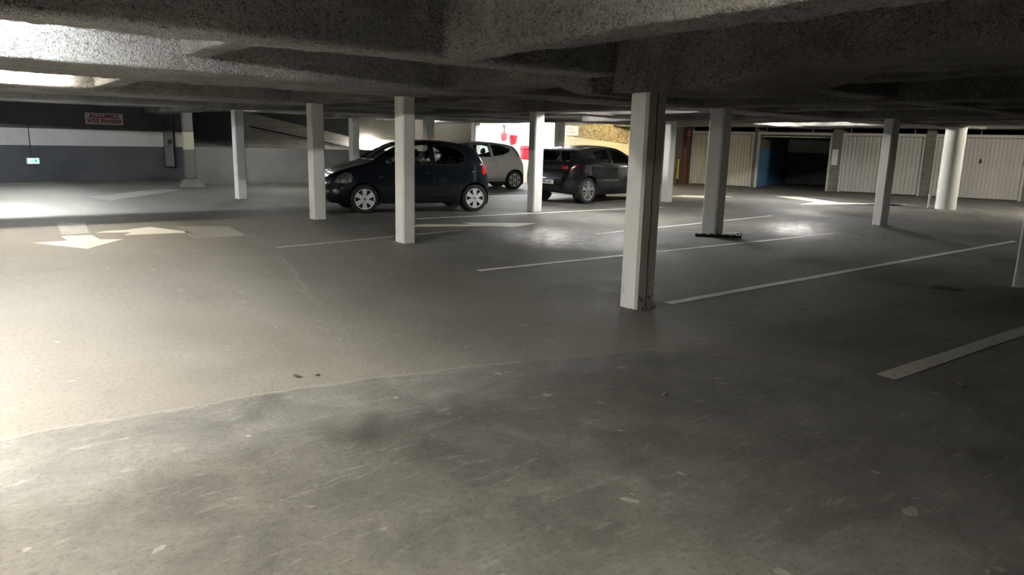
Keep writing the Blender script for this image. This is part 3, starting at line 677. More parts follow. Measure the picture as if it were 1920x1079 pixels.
line((5.5, 15.3), (9.4, 14.9), .08, MAT['faint_line'], 'faint bay line left of the blue car nose')
line((3.3, 9.4), (6.6, 9.9), .07, MAT['faint_line'], 'faint line on the floor between the two white aisle columns')
mark('floor_arrow', [(.72, 11.24), (1.24, 10.37), (1.77, 11.11), (1.50, 11.22), (1.47, 11.75), (1.10, 11.8), (1.13, 11.28)], MAT['arrow_white'], 'bright cream arrow head pointing towards the camera at left', 'arrow')
mark('floor_arrow', [(1.13, 12.0), (1.47, 11.95), (1.60, 13.4), (1.22, 13.55)], MAT['faint_line'], 'worn broken shaft above the bright cream arrow head', 'arrow')
mark('floor_arrow', [(1.70, 12.15), (2.00, 12.20), (2.36, 12.43), (2.76, 11.48), (1.85, 11.55), (2.0, 11.85), (1.55, 12.0)], MAT['arrow_white'], 'white arrow pointing right, joined to the arrow shaft at left', 'arrow')
mark('floor_patch', [(2.62, 10.8), (3.33, 10.78), (3.45, 11.99), (2.73, 12.33)], MAT['faint_patch'], 'faded pale rectangle on the floor right of the white arrows', 'patch')
mark('floor_arrow', [(5.9, 10.95), (6.5, 10.9), (7.25, 10.52), (7.2, 10.85), (8.41, 10.19), (7.62, 9.85), (7.35, 10.20), (6.71, 10.45), (5.9, 10.75)], MAT['arrow_white'], 'pale arrow on the floor between the middle white columns', 'arrow')
mark('floor_arrow', [(20.3, 12.9), (20.9, 12.4), (19.9, 10.6), (21.2, 9.3), (20.6, 9.2), (19.2, 10.1), (18.0, 10.7), (19.4, 11.0)], MAT['arrow_white'], 'white double-headed arrow on the floor in front of the open garage', 'arrow')
mark('floor_arrow', [(17.6, 14.3), (18.7, 13.3), (17.4, 13.2), (16.6, 14.1)], MAT['arrow_white'], 'white arrow tip on the floor beside the bright-sided column', 'arrow')
mark('floor_arrow', [(2.30, 18.9), (2.62, 17.6), (3.05, 18.2), (4.8, 20.6), (4.4, 21.2), (2.75, 19.2)], MAT['faint_patch'], 'faint far arrow on the floor before the dark left wall', 'arrow')
mark('floor_cover', [(18.5, 9.0), (20.9, 8.2), (21.0, 9.6), (18.7, 10.4)], flat('dark_screed', (.14, .14, .145), .5, var=.15), 'dark rectangular floor cover in front of the double-headed arrow', 'cover')
bm = bmesh.new()
pts = [(8.5+.13*math.cos(a)*(1+.25*math.sin(3*a)), 3.2+.19*math.sin(a)*(1+.2*math.cos(2*a))) for a in [2*PI*k/28 for k in range(28)]]
prism(bm, pts, 'Z', .0005, .002); o = tag(obj('puddle', bm, flat('oily_puddle', (.012, .012, .012), .45, spec=.2)), 'small dark oily puddle on the floor at right, near the edge column', 'puddle')

# ------------------------------------------------------------------ fallen black bar
t = empty('fallen_bar', (9.70, 7.50, 0), math.atan2(6.95-7.50, 10.18-9.70), 'long black bar lying at the foot of the grey column, shiny at its right end', 'bar')
L_ = .73; bm = bmesh.new(); rows = []
for k in range(15):
    s = L_*k/14-.06; wv = .035+.012*math.sin(k*1.9); h = .05+.012*math.sin(k*2.7+1)
    rows.append([bm.verts.new((s, -.04+wv*math.cos(a), max(.002, h*.55+h*.5*math.sin(a)))) for a in [2*PI*j/10 for j in range(10)]])
for A, B in zip(rows, rows[1:]):
    for i in range(10): bm.faces.new((A[i], A[(i+1) % 10], B[(i+1) % 10], B[i]))
bm.faces.new(rows[0]); bm.faces.new(rows[-1])
obj('bar', bm, MAT['black'], t, True)
bm = bmesh.new(); box(bm, (.60, -.06, .05), (.63, -.03, .085), .004); obj('metal_clip', bm, MAT['chrome'], t); bm = bmesh.new(); box(bm, (.655, -.05, .05), (.675, -.02, .095), .004); obj('metal_clip', bm, MAT['chrome'], t)
# litter
for i, (x, y, s, c, lab, nm, cat) in enumerate([(3.23, 2.65, .02, (.62, .60, .52), 'tiny pale cigarette end alone on the dark foreground floor', 'cigarette_end', 'litter'), (6.06, 3.45, .04, (.08, .06, .04), 'small crumpled dark leaf on the floor right of the nearest column', 'dry_leaf', 'leaf'),
        (8.42, 7.06, .05, (.04, .03, .02), 'dark leaf lying left of the fallen black bar', 'dry_leaf', 'leaf'), (4.96, 1.7, .045, (.16, .14, .08), 'curled brown leaf on the floor below the dim bay line', 'dry_leaf', 'leaf'),
        (1.55, 4.14, .03, (.07, .06, .05), 'flat dark leaf left of its pair in the bright left foreground', 'dry_leaf', 'leaf'), (1.66, 4.09, .02, (.07, .06, .05), 'smaller dark leaf right of its pair in the bright left foreground', 'dry_leaf', 'leaf')]):
    bm = bmesh.new()
    if nm == 'cigarette_end': cyl(bm, (-s, 0, .006), (s, .004, .006), .005, n=8)
    else:
        n = 9; vsx = [bm.verts.new((s*math.cos(a)*(1+.3*math.sin(5*a)), s*.5*math.sin(a)*(1+.2*math.cos(3*a)), .004+.008*abs(math.cos(a)))) for a in [2*PI*k/n for k in range(n)]]
        cen = bm.verts.new((0, 0, .012))
        for k in range(n): bm.faces.new((vsx[k], vsx[(k+1) % n], cen))
        lo = bm.verts.new((0, 0, .003))
        for k in range(n): bm.faces.new((vsx[(k+1) % n], vsx[k], lo))
    o = obj(nm, bm, flat(nm, c, .8)); o.location = (x, y, 0); o.rotation_euler.z = i*1.3; tag(o, lab, cat)
# broken lamp clips on the far side of the middle beam
t = empty('lamp_clips', (8.9, 8.2, 2.10), 0, 'two white hooked lamp clips dangling under the beam right of the dazzling column', 'clip')
for dx in (0, .10): bm = bmesh.new(); tube(bm, [(dx, dx*.2, .02), (dx+.03, 0, -.02), (dx-.01, 0, -.07), (dx-.02, 0, -.12)], .009, 8); obj('clip', bm, MAT['sign_white'], t)
# red spray marks on the nearest beam face
t = empty('spray_mark', (3.05, 4.592, 2.2), 0, 'faded red spray paint scrawl on the face of the nearest ceiling beam', 'graffiti')
for stroke in ([(-.04, 0, .11), (-.07, 0, .02), (-.13, 0, -.03), (-.03, 0, -.05)], [(.10, 0, -.08), (.12, 0, .03), (.16, 0, .055)], [(.20, 0, .0), (.26, 0, .04), (.31, 0, .02), (.26, 0, -.005), (.24, 0, .03)]):
    bm = bmesh.new(); tube(bm, [(x, .006*math.sin(x*60), z) for x, y, z in stroke], .019, 6); obj('stroke', bm, MAT['spray_red'], t)
# ------------------------------------------------------------------ cars
def interp(tab, x):
    if x <= tab[0][0]: return tab[0][1]
    for i in range(len(tab)-1):
        if x <= tab[i+1][0]:
            x0, y0 = tab[i]; x1, y1 = tab[i+1]; t = (x-x0)/(x1-x0)
            ym = tab[i-1] if i > 0 else (2*x0-x1, 2*y0-y1); yp = tab[i+2] if i+2 < len(tab) else (2*x1-x0, 2*y1-y0)
            m0 = (y1-ym[1])/(x1-ym[0]); m1 = (yp[1]-y0)/(yp[0]-x0)
            s = (y1-y0)/(x1-x0)
            def lim(m): return 0 if m*s <= 0 else math.copysign(min(abs(m), 3*abs(s)), m)
            m0, m1 = lim(m0), lim(m1); h = x1-x0
            return (2*t**3-3*t**2+1)*y0+(t**3-2*t**2+t)*h*m0+(-2*t**3+3*t**2)*y1+(t**3-t**2)*h*m1
    return tab[-1][1]
def crom(P, n=5):
    out = []
    for i in range(len(P)-1):
        p0 = P[i-1] if i else P[i]; p1, p2 = P[i], P[i+1]; p3 = P[i+2] if i+2 < len(P) else P[i+1]
        for k in range(n):
            t = k/n
            out.append(tuple(.5*((2*b)+(-a+c)*t+(2*a-5*b+4*c-d)*t*t+(-a+3*b-3*c+d)*t**3) for a, b, c, d in zip(p0, p1, p2, p3)))
    out.append(P[-1]); return out
def section(C, x, ins):
    W = interp(C['w'], x)-ins; zt = interp(C['zt'], x)-ins; zb = interp(C['zb'], x)+ins
    zs = min(interp(C['zs'], x), zt-.05); wg = min(interp(C['wg'], x)-ins, W*.93)
    zm = zb+(zs-zb)*.50; h = zt-zs
    P = [(0, zb), (.80*W, zb), (.955*W, zb+(zs-zb)*.14), (W, zm), (.985*W, zb+(zs-zb)*.80), (.945*W, zs), (wg+(.945*W-wg)*.12, zs+h*.80), (wg*.86, zs+h*.93), (wg*.45, zt-.008), (0, zt)]
    return crom(P, 4)
def body_mesh(C, ins=0.0, mi=0):
    L = C['L']; xs = []; x = ins; 
    while x < L-ins:
        xs.append(x); e = min(x, L-x); x += .012 if e < .12 else (.025 if e < .5 else .05)
    xs.append(L-ins)
    bm = bmesh.new(); rows = []
    for x in xs:
        s = section(C, x, ins); row = [bm.verts.new((x, y, z)) for y, z in s]+[bm.verts.new((x, -y, z)) for y, z in s[-2:0:-1]]
        rows.append(row)
    for A, B in zip(rows, rows[1:]):
        n = len(A)
        for i in range(n): bm.faces.new((A[i], A[(i+1) % n], B[(i+1) % n], B[i]))
    bm.faces.new(rows[0][::-1]); bm.faces.new(rows[-1])
    bmesh.ops.recalc_face_normals(bm, faces=bm.faces[:])
    for f in bm.faces: f.material_index = mi
    return bm
def tmpobj(bm, mats):
    me = bpy.data.meshes.new('tmp'); bm.to_mesh(me); bm.free()
    for m in mats: me.materials.append(m)
    o = bpy.data.objects.new('tmp', me); COL.objects.link(o); return o
def bake_bool(base, cutters):
    for c in cutters:
        m = base.modifiers.new('b', 'BOOLEAN'); m.object = c; m.operation = 'DIFFERENCE'; m.solver = 'EXACT'
    bpy.context.view_layer.update()
    me = bpy.data.meshes.new_from_object(base.evaluated_get(bpy.context.evaluated_depsgraph_get()))
    for o in [base]+cutters: bpy.data.objects.remove(o)
    return me
def patch(C, poly, axis, side, off=.003, step=.04, grow=0):
    """curved plate following the bodywork behind a polygon. axis 'Y' poly=(x,z) side=-1/+1 ; axis 'X' poly=(y,z) side=-1 front,+1 rear"""
    bvh = C['bvh']; cx = sum(p[0] for p in poly)/len(poly); cz = sum(p[1] for p in poly)/len(poly)
    pts = []; n = len(poly)
    poly = [(cx+(p[0]-cx)*(1+grow), cz+(p[1]-cz)*(1+grow)) for p in poly]
    for i in range(n):
        a, b = Vector(poly[i]), Vector(poly[(i+1) % n]); k = max(1, int((b-a).length/step))
        for j in range(k): pts.append(a+(b-a)*j/k)
    nb = len(pts)
    def inside(p):
        r = False
        for i in range(n):
            x0, y0 = poly[i]; x1, y1 = poly[(i+1) % n]
            if (y0 > p[1]) != (y1 > p[1]) and p[0] < (x1-x0)*(p[1]-y0)/(y1-y0)+x0: r = not r
        return r
    x0, x1 = min(p[0] for p in poly), max(p[0] for p in poly); z0, z1 = min(p[1] for p in poly), max(p[1] for p in poly)
    x = x0+step*.5
    while x < x1:
        z = z0+step*.5
        while z < z1:
            if inside((x, z)): pts.append(Vector((x, z)))
            z += step
        x += step
    vs_, es_, fs_, *_ = delaunay_2d_cdt(pts, [], [list(range(nb))], 1, 1e-5)
    bm = bmesh.new(); vv = []
    for p in vs_:
        if axis == 'Y': o, d = Vector((p[0], side*3, p[1])), Vector((0, -side, 0))
        else: o, d = Vector((-3 if side < 0 else C['L']+3, p[0], p[1])), Vector((-side, 0, 0))
        loc, nrm, idx, dist = bvh.ray_cast(o, d)
        if loc is None: loc, nrm, idx, dist = bvh.find_nearest(o+d*3)
        if nrm.dot(d) > 0: nrm = -nrm
        vv.append(bm.verts.new(loc+nrm*off))
    for f in fs_:
        try: bm.faces.new([vv[i] for i in f])
        except ValueError: pass
    return bm
def seam(C, pts, side, wd=.006, axis='Y'):
    bvh = C['bvh']; bm = bmesh.new(); out = []
    P = []
    for a, b in zip(pts, pts[1:]):
        a, b = Vector(a), Vector(b); k = max(1, int((b-a).length/.05))
        for j in range(k): P.append(a+(b-a)*j/k)
    P.append(Vector(pts[-1]))
    for p in P:
        if axis == 'Y': o, d = Vector((p[0], side*3, p[1])), Vector((0, -side, 0))
        else: o, d = Vector((-3 if side < 0 else C['L']+3, p[0], p[1])), Vector((-side, 0, 0))
        loc, nrm, idx, dist = bvh.ray_cast(o, d)
        if loc is not None: out.append(loc)
    tube(bm, out, wd*.5, 5); return bm
def wheel(style, r, wd=.17):
    """returns list of (name, bmesh, mat); axle along Y, outer face at -Y"""
    parts = []; bm = bmesh.new(); h = wd/2; ri = r*.70 if style != 'alloy' else r*.72
    lathe(bm, [(ri, -h*.8), (ri+.01, -h*.95), (r*.86, -h), (r*.965, -h*.86), (r, -h*.55), (r, h*.55), (r*.965, h*.86), (r*.86, h), (ri+.01, h*.95), (ri, h*.8), (ri-.01, 0), (ri, -h*.8)], 'Y', 48); parts.append(('tyre', bm, MAT['rubber'], True))
    bm = bmesh.new(); lathe(bm, [(0, -h*.35), (ri, -h*.35), (ri, h*.6), (0, h*.6)], 'Y', 32); parts.append(('wheel_disc', bm, MAT['black'], 30))
    bm = bmesh.new(); lathe(bm, [(ri-.012, -h*.4), (ri-.010, -h*.86), (ri+.006, -h*.9), (ri+.004, -h*.7), (ri-.012, -h*.4)], 'Y', 48)
    lathe(bm, [(0, -h*.92), (r*.10, -h*.92), (r*.16, -h*.86), (r*.17, -h*.5), (0, -h*.5)], 'Y', 24)
    def spoke(a, r0, r1, w0, w1, y=-h*.84, th=.012, bend=0):
        c, s = math.cos(a), math.sin(a); P = []
        for (rr, ww) in ((r0, w0), ((r0+r1)/2, (w0+w1)/2), (r1, w1)):
            b_ = bend*(rr-r0)
            for sg in (-1, 1): P.append((rr, sg*ww/2+b_))
        vv = []
        for yy in (y, y+th+.02):
            vv.append([bm.verts.new((u*c-v*s, yy, u*s+v*c)) for u, v in P])
        A, B = vv
        for i, j in ((0, 2), (2, 4)):
            bm.faces.new((A[i], A[i+1], A[j+1], A[j])); bm.faces.new((B[i], B[j], B[j+1], B[i+1]))
            bm.faces.new((A[i], A[j], B[j], B[i])); bm.faces.new((A[i+1], B[i+1], B[j+1], A[j+1]))
        bm.faces.new((A[4], A[5], B[5], B[4])); bm.faces.new((A[0], B[0], B[1], A[1]))
    if style == 'hubcap':
        for k in range(6): spoke(PI/2+k*PI/3, r*.10, ri-.004, .062, .098)
    elif style == 'lattice':
        for k in range(6):
            a = k*PI/3; spoke(a, r*.1, r*.36, .036, .03); spoke(a+.20, r*.34, ri-.004, .022, .022, bend=.28); spoke(a-.20, r*.34, ri-.004, .022, .022, bend=-.28)
            spoke(a+PI/6, r*.42, ri-.004, .02, .03)
    else:
        for k in range(5):
            a = k*2*PI/5+.3; spoke(a+.13, r*.08, ri-.004, .028, .045); spoke(a-.13, r*.08, ri-.004, .028, .045); spoke(a+PI/5, r*.10, ri-.004, .012, .026)
    parts.append(('wheel_cover', bm, MAT['silver'] if style != 'alloy' else flat('machined_alloy', (.42, .42, .43), .35, .7), 30))
    bm = bmesh.new(); lathe(bm, [(0, -h*.97), (r*.07, -h*.965), (r*.09, -h*.92), (0, -h*.92)], 'Y', 20); parts.append(('hub_cap', bm, MAT['chrome'], True))
    return parts
def car(C, name, label, loc, rz, paint):
    L = C['L']; root = empty(name, loc, rz, label, 'car')
    outer = body_mesh(C, 0, 0); C['bvh'] = BVHTree.FromBMesh(outer)
    base = tmpobj(outer, [paint, MAT['interior']]); cut = [tmpobj(body_mesh(C, .045, 1), [paint, MAT['interior']])]
    for key in ('side_windows',):
        for nm, poly, gl in C[key]:
            bm = bmesh.new(); prism(bm, poly, 'Y', -1.3, 1.3); bmesh.ops.recalc_face_normals(bm, faces=bm.faces[:]); 
            for f in bm.faces: f.material_index = 1
            cut.append(tmpobj(bm, [paint, MAT['interior']]))
    for nm, poly, x0, x1, sd, gl in C['end_windows']:
        bm = bmesh.new(); prism(bm, poly, 'X', x0, x1); bmesh.ops.recalc_face_normals(bm, faces=bm.faces[:])
        for f in bm.faces: f.material_index = 1
        cut.append(tmpobj(bm, [paint, MAT['interior']]))
    ar = C['r']+C.get('gap', .045)
    for ax in C['axles']:
        for sd in (-1, 1):
            bm = bmesh.new(); cyl(bm, (ax, sd*(C['hw']-.24), C['r']+.01), (ax, sd*(C['hw']+.3), C['r']+.01), ar, n=48)
            for f in bm.faces: f.material_index = 1
            cut.append(tmpobj(bm, [paint, MAT['interior']]))
    me = bake_bool(base, cut); me.name = 'body'
    for p in me.polygons: p.use_smooth = True
    me.set_sharp_from_angle(angle=math.radians(38))
    b = bpy.data.objects.new('body', me); COL.objects.link(b); b.parent = root
    for nm, poly, gl in C['side_windows']:
        for sd in (-1, 1):
            obj(nm, patch(C, poly, 'Y', sd, -.012, .06, .03), MAT[gl], root, 'all')
            bvh = C['bvh']
            bm = seam(C, list(poly)+[poly[0]], sd, .016); obj('window_seal', bm, MAT['black'], root)
    for nm, poly, x0, x1, sd, gl in C['end_windows']:
        obj(nm, patch(C, poly, 'X', sd, -.010, .07, .02), MAT[gl], root, 'all')
        obj('window_seal', seam(C, list(poly)+[poly[0]], sd, .018, 'X'), MAT['black'], root)
    for ax in C['axles']:
        for sd in (-1, 1):
            w_ = empty('wheel', (ax, sd*(C['hw']-.105), C['r']), 0 if sd < 0 else PI); w_.parent = root
            for nm, bm, m, sm in wheel(C['style'], C['r']): obj(nm, bm, m, w_, sm)
            bm = bmesh.new(); lathe(bm, [(ar-.012, -.045 if sd < 0 else .045), (ar-.012, .16 if sd < 0 else -.16), (0, .16 if sd < 0 else -.16)], 'Y', 40, Matrix.Translation((ax, sd*(C['hw']-.10), C['r']+.01)))
            for f in [f for f in bm.faces if all(v.co.z < .16 for v in f.verts)]: bm.faces.remove(f)
            obj('wheel_arch_liner', bm, MAT['interior'], root)
    for item in C['patches']:
        nm, poly, axis, sides, m, off = item
        for sd in sides: obj(nm, patch(C, [(p[0], p[1]) for p in poly], axis, sd, off, .035), m, root, 'all')
    for poly in C['seams']:
        for sd in (-1, 1): obj('panel_gap', seam(C, poly, sd, .007), MAT['black'], root)
    for poly in C.get('rear_seams', []): obj('panel_gap', seam(C, poly, 1, .007, 'X'), MAT['black'], root)
    bvh = C['bvh']
    for hx, hz in C['handles']:
        for sd in (-1, 1):
            q, nrm, *_ = bvh.ray_cast(Vector((hx, sd*3, hz)), Vector((0, -sd, 0)))
            bm = bmesh.new(); bmesh.ops.create_uvsphere(bm, u_segments=14, v_segments=8, radius=1, matrix=Matrix.Translation(q) @ Matrix.Diagonal((.075, .022, .024, 1))); obj('door_handle', bm, paint, root, True)
    mx, mz = C['mirror']
    for sd in (-1, 1):
        q, nrm, *_ = bvh.ray_cast(Vector((mx, sd*3, mz)), Vector((0, -sd, 0)))
        bm = bmesh.new(); bmesh.ops.create_uvsphere(bm, u_segments=16, v_segments=10, radius=1, matrix=Matrix.Translation(q+Vector((0, sd*.10, .03))) @ Matrix.Diagonal((.06, .10, .07, 1))); cyl(bm, q, q+Vector((0, sd*.07, .01)), .022, n=10); obj('wing_mirror', bm, paint if C.get('mirror_paint', 1) else MAT['black'], root, True)
    # cabin
    W = C['hw']
    for sx, hb in C['seats']:
        for sy in (-.36, .36):
            bm = bmesh.new(); box(bm, (sx-.45, sy-.24, .35), (sx+.05, sy+.24, .52), .05)
            box(bm, (0, sy-.23, 0), (.12, sy+.23, .58), .045, Matrix.Translation((sx, 0, .48)) @ Matrix.Rotation(.22, 4, 'Y'))
            box(bm, (0, sy-.13, .60), (.09, sy+.13, .60+hb), .04, Matrix.Translation((sx, 0, .48)) @ Matrix.Rotation(.2, 4, 'Y')); obj('seat', bm, MAT['interior'], root, 40)
    bm = bmesh.new(); box(bm, (C['dash'][0], -W+.14, .55), (C['dash'][1], W-.14, C['dash'][2]), .05); obj('dashboard', bm, MAT['interior'], root, 40)
    bm = bmesh.new(); lathe(bm, [(.17, -.012), (.185, 0), (.17, .012), (.158, 0), (.17, -.012)], 'Z', 24, Matrix.Translation((C['dash'][1]+.12, C.get('steer', -.36), C['dash'][2]-.02)) @ Matrix.Rotation(1.1, 4, 'Y')); obj('steering_wheel', bm, MAT['interior'], root, True)
    return root
def arch(cx, r, z0, n=10, a0=.0, a1=PI): return [(cx+r*math.cos(a0+(a1-a0)*k/n), z0+r*math.sin(a0+(a1-a0)*k/n)) for k in range(n+1)]

# small five-door hatchback, front at x=0
C1 = dict(L=3.43, hw=.80, r=.283, axles=(.73, 3.07), style='hubcap',
    zt=[(0, .60), (.05, .70), (.14, .77), (.35, .86), (.7, .965), (.92, 1.03), (1.2, 1.215), (1.5, 1.375), (1.72, 1.43), (2.1, 1.465), (2.5, 1.455), (2.9, 1.405), (3.08, 1.36), (3.2, 1.27), (3.3, 1.08), (3.37, .88), (3.43, .62)],
    zb=[(0, .32), (.1, .21), (.5, .18), (2.9, .18), (3.25, .23), (3.43, .36)],
    w=[(0, .44), (.03, .54), (.1, .64), (.25, .73), (.5, .79), (.8, .80), (1.8, .81), (2.9, .805), (3.15, .795), (3.3, .77), (3.39, .72), (3.43, .62)],
    zs=[(0, .55), (.2, .72), (.9, .93), (1.2, .95), (2.3, .97), (2.8, 1.02), (3.2, 1.03), (3.43, .7)],
    wg=[(0, .40), (.5, .66), (.95, .66), (1.25, .60), (1.7, .565), (2.6, .56), (3.1, .53), (3.43, .48)],
    side_windows=[('front_door_window', [(1.14, .975), (1.36, 1.13), (1.62, 1.29), (1.80, 1.345), (2.08, 1.36), (2.10, .965)], 'glass'),
                  ('rear_door_window', [(2.19, .965), (2.18, 1.355), (2.45, 1.345), (2.66, 1.30), (2.80, 1.22), (2.86, 1.12), (2.83, 1.03), (2.74, .975)], 'glass_dark')],
    end_windows=[('windscreen', [(-.60, 1.05), (.60, 1.05), (.47, 1.385), (-.47, 1.385)], .75, 1.75, -1, 'glass'), ('rear_window', [(-.50, 1.0), (.50, 1.0), (.42, 1.27), (-.42, 1.27)], 2.98, 3.6, 1, 'glass_dark')],
    patches=[('tail_lamp', [(3.22, .80), (3.29, .77), (3.34, .84), (3.345, .95), (3.30, 1.02), (3.24, 1.02), (3.22, .92)], 'Y', (-1, 1), MAT['tail'], .006),
             ('headlamp', [(.16, .60), (.42, .60), (.50, .70), (.46, .79), (.36, .80), (.22, .72)], 'Y', (-1, 1), MAT['lens'], .004),
             ('side_repeater', [(1.02, .71), (1.09, .71), (1.09, .735), (1.02, .735)], 'Y', (-1, 1), MAT['lens'], .005),
             ('bumper_grille', [(-.34, .36), (.34, .36), (.30, .50), (-.30, .50)], 'X', (-1,), MAT['black'], .004),
             ('number_plate', [(-.25, .53), (.25, .53), (.25, .62), (-.25, .62)], 'X', (-1,), MAT['sign_white'], .012),
             ('sill_strip', [(1.12, .30), (2.62, .30), (2.62, .32), (1.12, .32)], 'Y', (-1, 1), MAT['paint_blue'], .010),
             ('fog_lamp', [(.14, .40), (.24, .40), (.24, .47), (.14, .47)], 'Y', (-1, 1), MAT['lens'], .004)],
    seams=[[(2.14, 1.37), (2.14, .27), (1.15, .27), (1.13, .97)], [(2.14, .27), (2.62, .30), (2.78, .52), (2.94, .70), (3.02, .88), (2.98, 1.10), (2.90, 1.27)], [(3.02, .88), (3.18, .84)], [(3.06, 1.33), (3.14, 1.1), (3.18, .84), (3.20, .66), (3.16, .60)], [(.52, .60), (.62, .83), (.95, .96)]],
    handles=[(2.96, .83), (1.99, .80)], mirror=(1.20, .98), seats=((1.95, .2), (2.80, .05)), dash=(.98, 1.25, .96))
# front lies towards -X of the world
R1 = Vector((8.63, 12.5)); F1 = Vector((6.40, 12.97))
def place(C, rear, yaw, side=-1):
    """yaw of the car's +x (rearward) axis; `rear` = outer contact point of the rear wheel on the local -y side"""
    ax = C['axles'][1]; off = Vector((ax, side*(C['hw']-.02))); c, s = math.cos(yaw), math.sin(yaw)
    return (rear[0]-(off.x*c-off.y*s), rear[1]-(off.x*s+off.y*c), 0)
yaw1 = math.atan2(R1.y-F1.y, R1.x-F1.x)
car(C1, 'hatchback_car', 'dark midnight-blue five-door hatchback with silver six-spoke wheel covers behind two white columns', place(C1, (8.64, 12.50), yaw1), yaw1, MAT['paint_blue'])

# pale three-door city car behind it
C3 = dict(C1); C3.update(L=3.46,
    end_windows=[('windscreen', [(-.60, 1.05), (.60, 1.05), (.47, 1.385), (-.47, 1.385)], .75, 1.75, -1, 'glass'), ('rear_window', [(-.64, .98), (.64, .98), (.50, 1.29), (-.50, 1.29)], 3.02, 3.6, 1, 'glass')], style='lattice',
    side_windows=[('door_window', [(1.16, .98), (1.38, 1.15), (1.62, 1.29), (1.80, 1.345), (2.18, 1.36), (2.24, 1.00)], 'glass'),
                  ('quarter_window', [(2.34, 1.02), (2.29, 1.35), (2.50, 1.345), (2.74, 1.30), (2.93, 1.22), (2.87, 1.15), (2.66, 1.07)], 'glass')],
    patches=[('tail_lamp', [(3.17, 1.03), (3.20, 1.0), (3.24, 1.03), (3.10, 1.30), (3.03, 1.35), (3.01, 1.33)], 'Y', (-1, 1), MAT['black'], .006),
             ('reflector', [(3.20, .98), (3.26, .97), (3.27, 1.02), (3.22, 1.03)], 'Y', (-1, 1), MAT['sign_white'], .009),
             ('sill_trim', [(1.05, .20), (2.72, .20), (2.74, .235), (1.05, .235)], 'Y', (-1, 1), MAT['black'], .006)],
    seams=[[(2.29, .99), (2.42, .80), (2.47, .55), (2.42, .34), (2.36, .30), (1.15, .30), (1.13, .97)], [(3.02, 1.36), (3.28, .92), (3.34, .70)]],
    handles=[(2.26, .86)])
yaw3 = math.radians(-12)
car(C3, 'city_car', 'pale grey-beige three-door city car behind the blue hatchback', place(C3, (14.04, 18.12), yaw3), yaw3, MAT['paint_beige'])

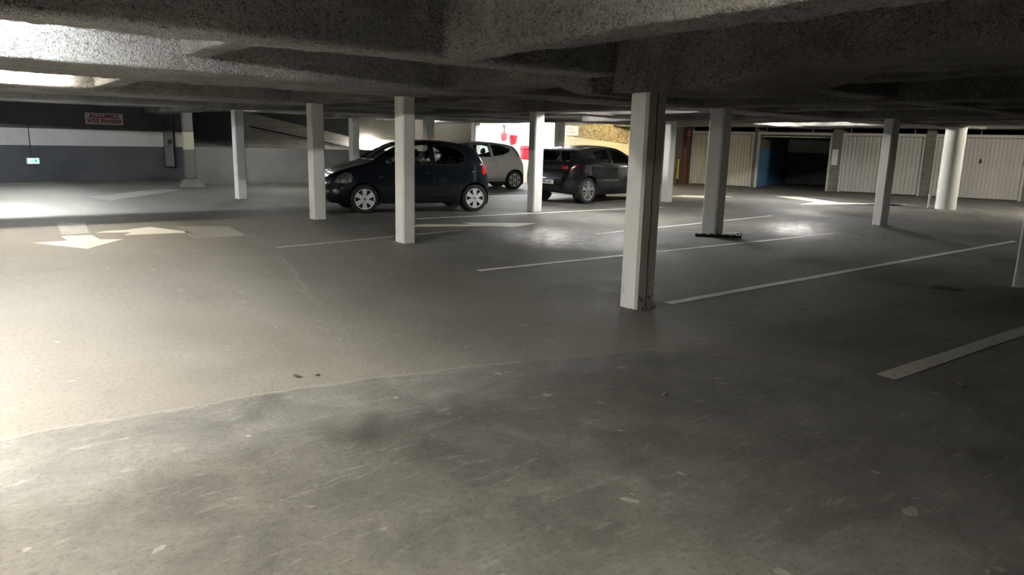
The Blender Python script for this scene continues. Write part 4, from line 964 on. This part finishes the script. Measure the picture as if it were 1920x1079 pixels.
# anthracite hatchback seen from its rear corner: nose towards +X
C2 = dict(L=4.055, hw=.865, r=.318, gap=.05, axles=(.86, 3.40), style='alloy', mirror_paint=0, steer=-.36,
    zt=[(0, .62), (.05, .74), (.15, .80), (.4, .88), (.8, .96), (1.15, 1.02), (1.5, 1.21), (1.85, 1.36), (2.1, 1.41), (2.5, 1.43), (3.0, 1.405), (3.45, 1.35), (3.58, 1.32), (3.72, 1.18), (3.84, 1.05), (3.93, .97), (3.99, .90), (4.03, .78), (4.055, .60)],
    zb=[(0, .32), (.1, .22), (.5, .18), (3.3, .19), (3.8, .24), (4.0, .30), (4.055, .40)],
    w=[(0, .48), (.03, .60), (.1, .70), (.3, .80), (.7, .86), (1.5, .865), (2.5, .865), (3.3, .875), (3.6, .86), (3.8, .81), (3.92, .75), (4.0, .68), (4.055, .58)],
    zs=[(0, .55), (.2, .74), (1.1, .95), (1.5, .96), (2.8, .985), (3.3, 1.02), (3.7, 1.0), (3.95, .88), (4.055, .55)],
    wg=[(0, .44), (.6, .70), (1.2, .70), (1.6, .64), (2.1, .60), (3.0, .59), (3.5, .56), (3.8, .56), (4.055, .5)],
    side_windows=[('front_door_window', [(1.42, .99), (1.62, 1.12), (1.86, 1.25), (2.02, 1.305), (2.34, 1.325), (2.36, .985)], 'glass'),
                  ('rear_door_window', [(2.48, .99), (2.46, 1.325), (2.80, 1.315), (3.04, 1.27), (3.12, 1.22), (3.02, 1.02), (2.98, .99)], 'glass')],
    end_windows=[('windscreen', [(-.62, 1.06), (.62, 1.06), (.50, 1.35), (-.50, 1.35)], 1.0, 2.1, -1, 'glass'), ('rear_window', [(-.56, 1.03), (.56, 1.03), (.46, 1.27), (-.46, 1.27)], 3.50, 4.3, 1, 'glass')],
    patches=[('tail_lamp_band', [(-.66, .83), (.66, .83), (.60, .935), (-.60, .935)], 'X', (1,), MAT['black'], .004),
             ('tail_lamp', [(-.66, .83), (-.46, .83), (-.46, .925), (-.62, .925)], 'X', (1,), MAT['tail_dark'], .012), ('tail_lamp', [(.46, .83), (.66, .83), (.62, .925), (.46, .925)], 'X', (1,), MAT['tail_dark'], .012),
             ('tail_lamp_wrap', [(3.80, .84), (3.92, .82), (3.93, .92), (3.80, .95)], 'Y', (-1, 1), MAT['tail_dark'], .008),
             ('tail_lamp_glow', [(.48, .845), (.51, .845), (.52, .91), (.49, .91)], 'X', (1,), MAT['tail'], .018), ('tail_lamp_glow', [(.54, .845), (.57, .845), (.58, .91), (.55, .91)], 'X', (1,), MAT['tail'], .018), ('tail_lamp_glow', [(.60, .845), (.63, .845), (.62, .91), (.60, .91)], 'X', (1,), MAT['lens'], .018),
             ('tail_lamp_glow', [(-.51, .845), (-.48, .845), (-.49, .91), (-.52, .91)], 'X', (1,), MAT['tail'], .018), ('tail_lamp_glow', [(-.57, .845), (-.54, .845), (-.55, .91), (-.58, .91)], 'X', (1,), MAT['tail'], .018), ('tail_lamp_glow', [(-.63, .845), (-.60, .845), (-.60, .91), (-.62, .91)], 'X', (1,), MAT['lens'], .018),
             ('lower_bumper', [(-.52, .31), (.52, .31), (.46, .42), (-.46, .42)], 'X', (1,), MAT['black'], .006),
             ('number_plate', [(-.26, .47), (.26, .47), (.26, .575), (-.26, .575)], 'X', (1,), MAT['sign_white'], .016),
             ('spoiler', [(-.50, 1.285), (.50, 1.285), (.46, 1.33), (-.46, 1.33)], 'X', (1,), MAT['black'], .02)],
    seams=[[(2.42, 1.34), (2.42, .28), (1.42, .28), (1.40, .98)], [(2.42, .28), (2.90, .30), (3.06, .55), (3.16, .80), (3.18, 1.02), (3.14, 1.24)]],
    rear_seams=[[(-.56, .96), (-.52, .66), (.52, .66), (.56, .96)]],
    handles=[(3.04, .86), (2.28, .84)], mirror=(1.50, .98), seats=((2.25, .2), (3.15, .10)), dash=(1.2, 1.48, .98))
yaw2 = math.radians(180+9)
c2 = car(C2, 'hatchback_car', 'dark anthracite hatchback seen from behind, right of the dazzling column, with red claw tail lamps', place(C2, (12.44, 13.06), yaw2, 1), yaw2, MAT['paint_grey'])
q, nrm, *_ = C2['bvh'].ray_cast(Vector((8, 0, .522)), Vector((-1, 0, 0)))
text_obj('plate_number', 'T-702-QR', .098, MAT['ink'], c2, Matrix.Translation((q.x+.020, 0, .522)) @ Matrix.Rotation(PI/2, 4, 'Z') @ RX, .001, .95)
bm = bmesh.new(); box(bm, (3.42, -.012, 1.345), (3.46, .012, 1.36)); tube(bm, [(3.44, 0, 1.355), (3.50, 0, 1.43)], .008); obj('roof_aerial', bm, MAT['black'], c2)
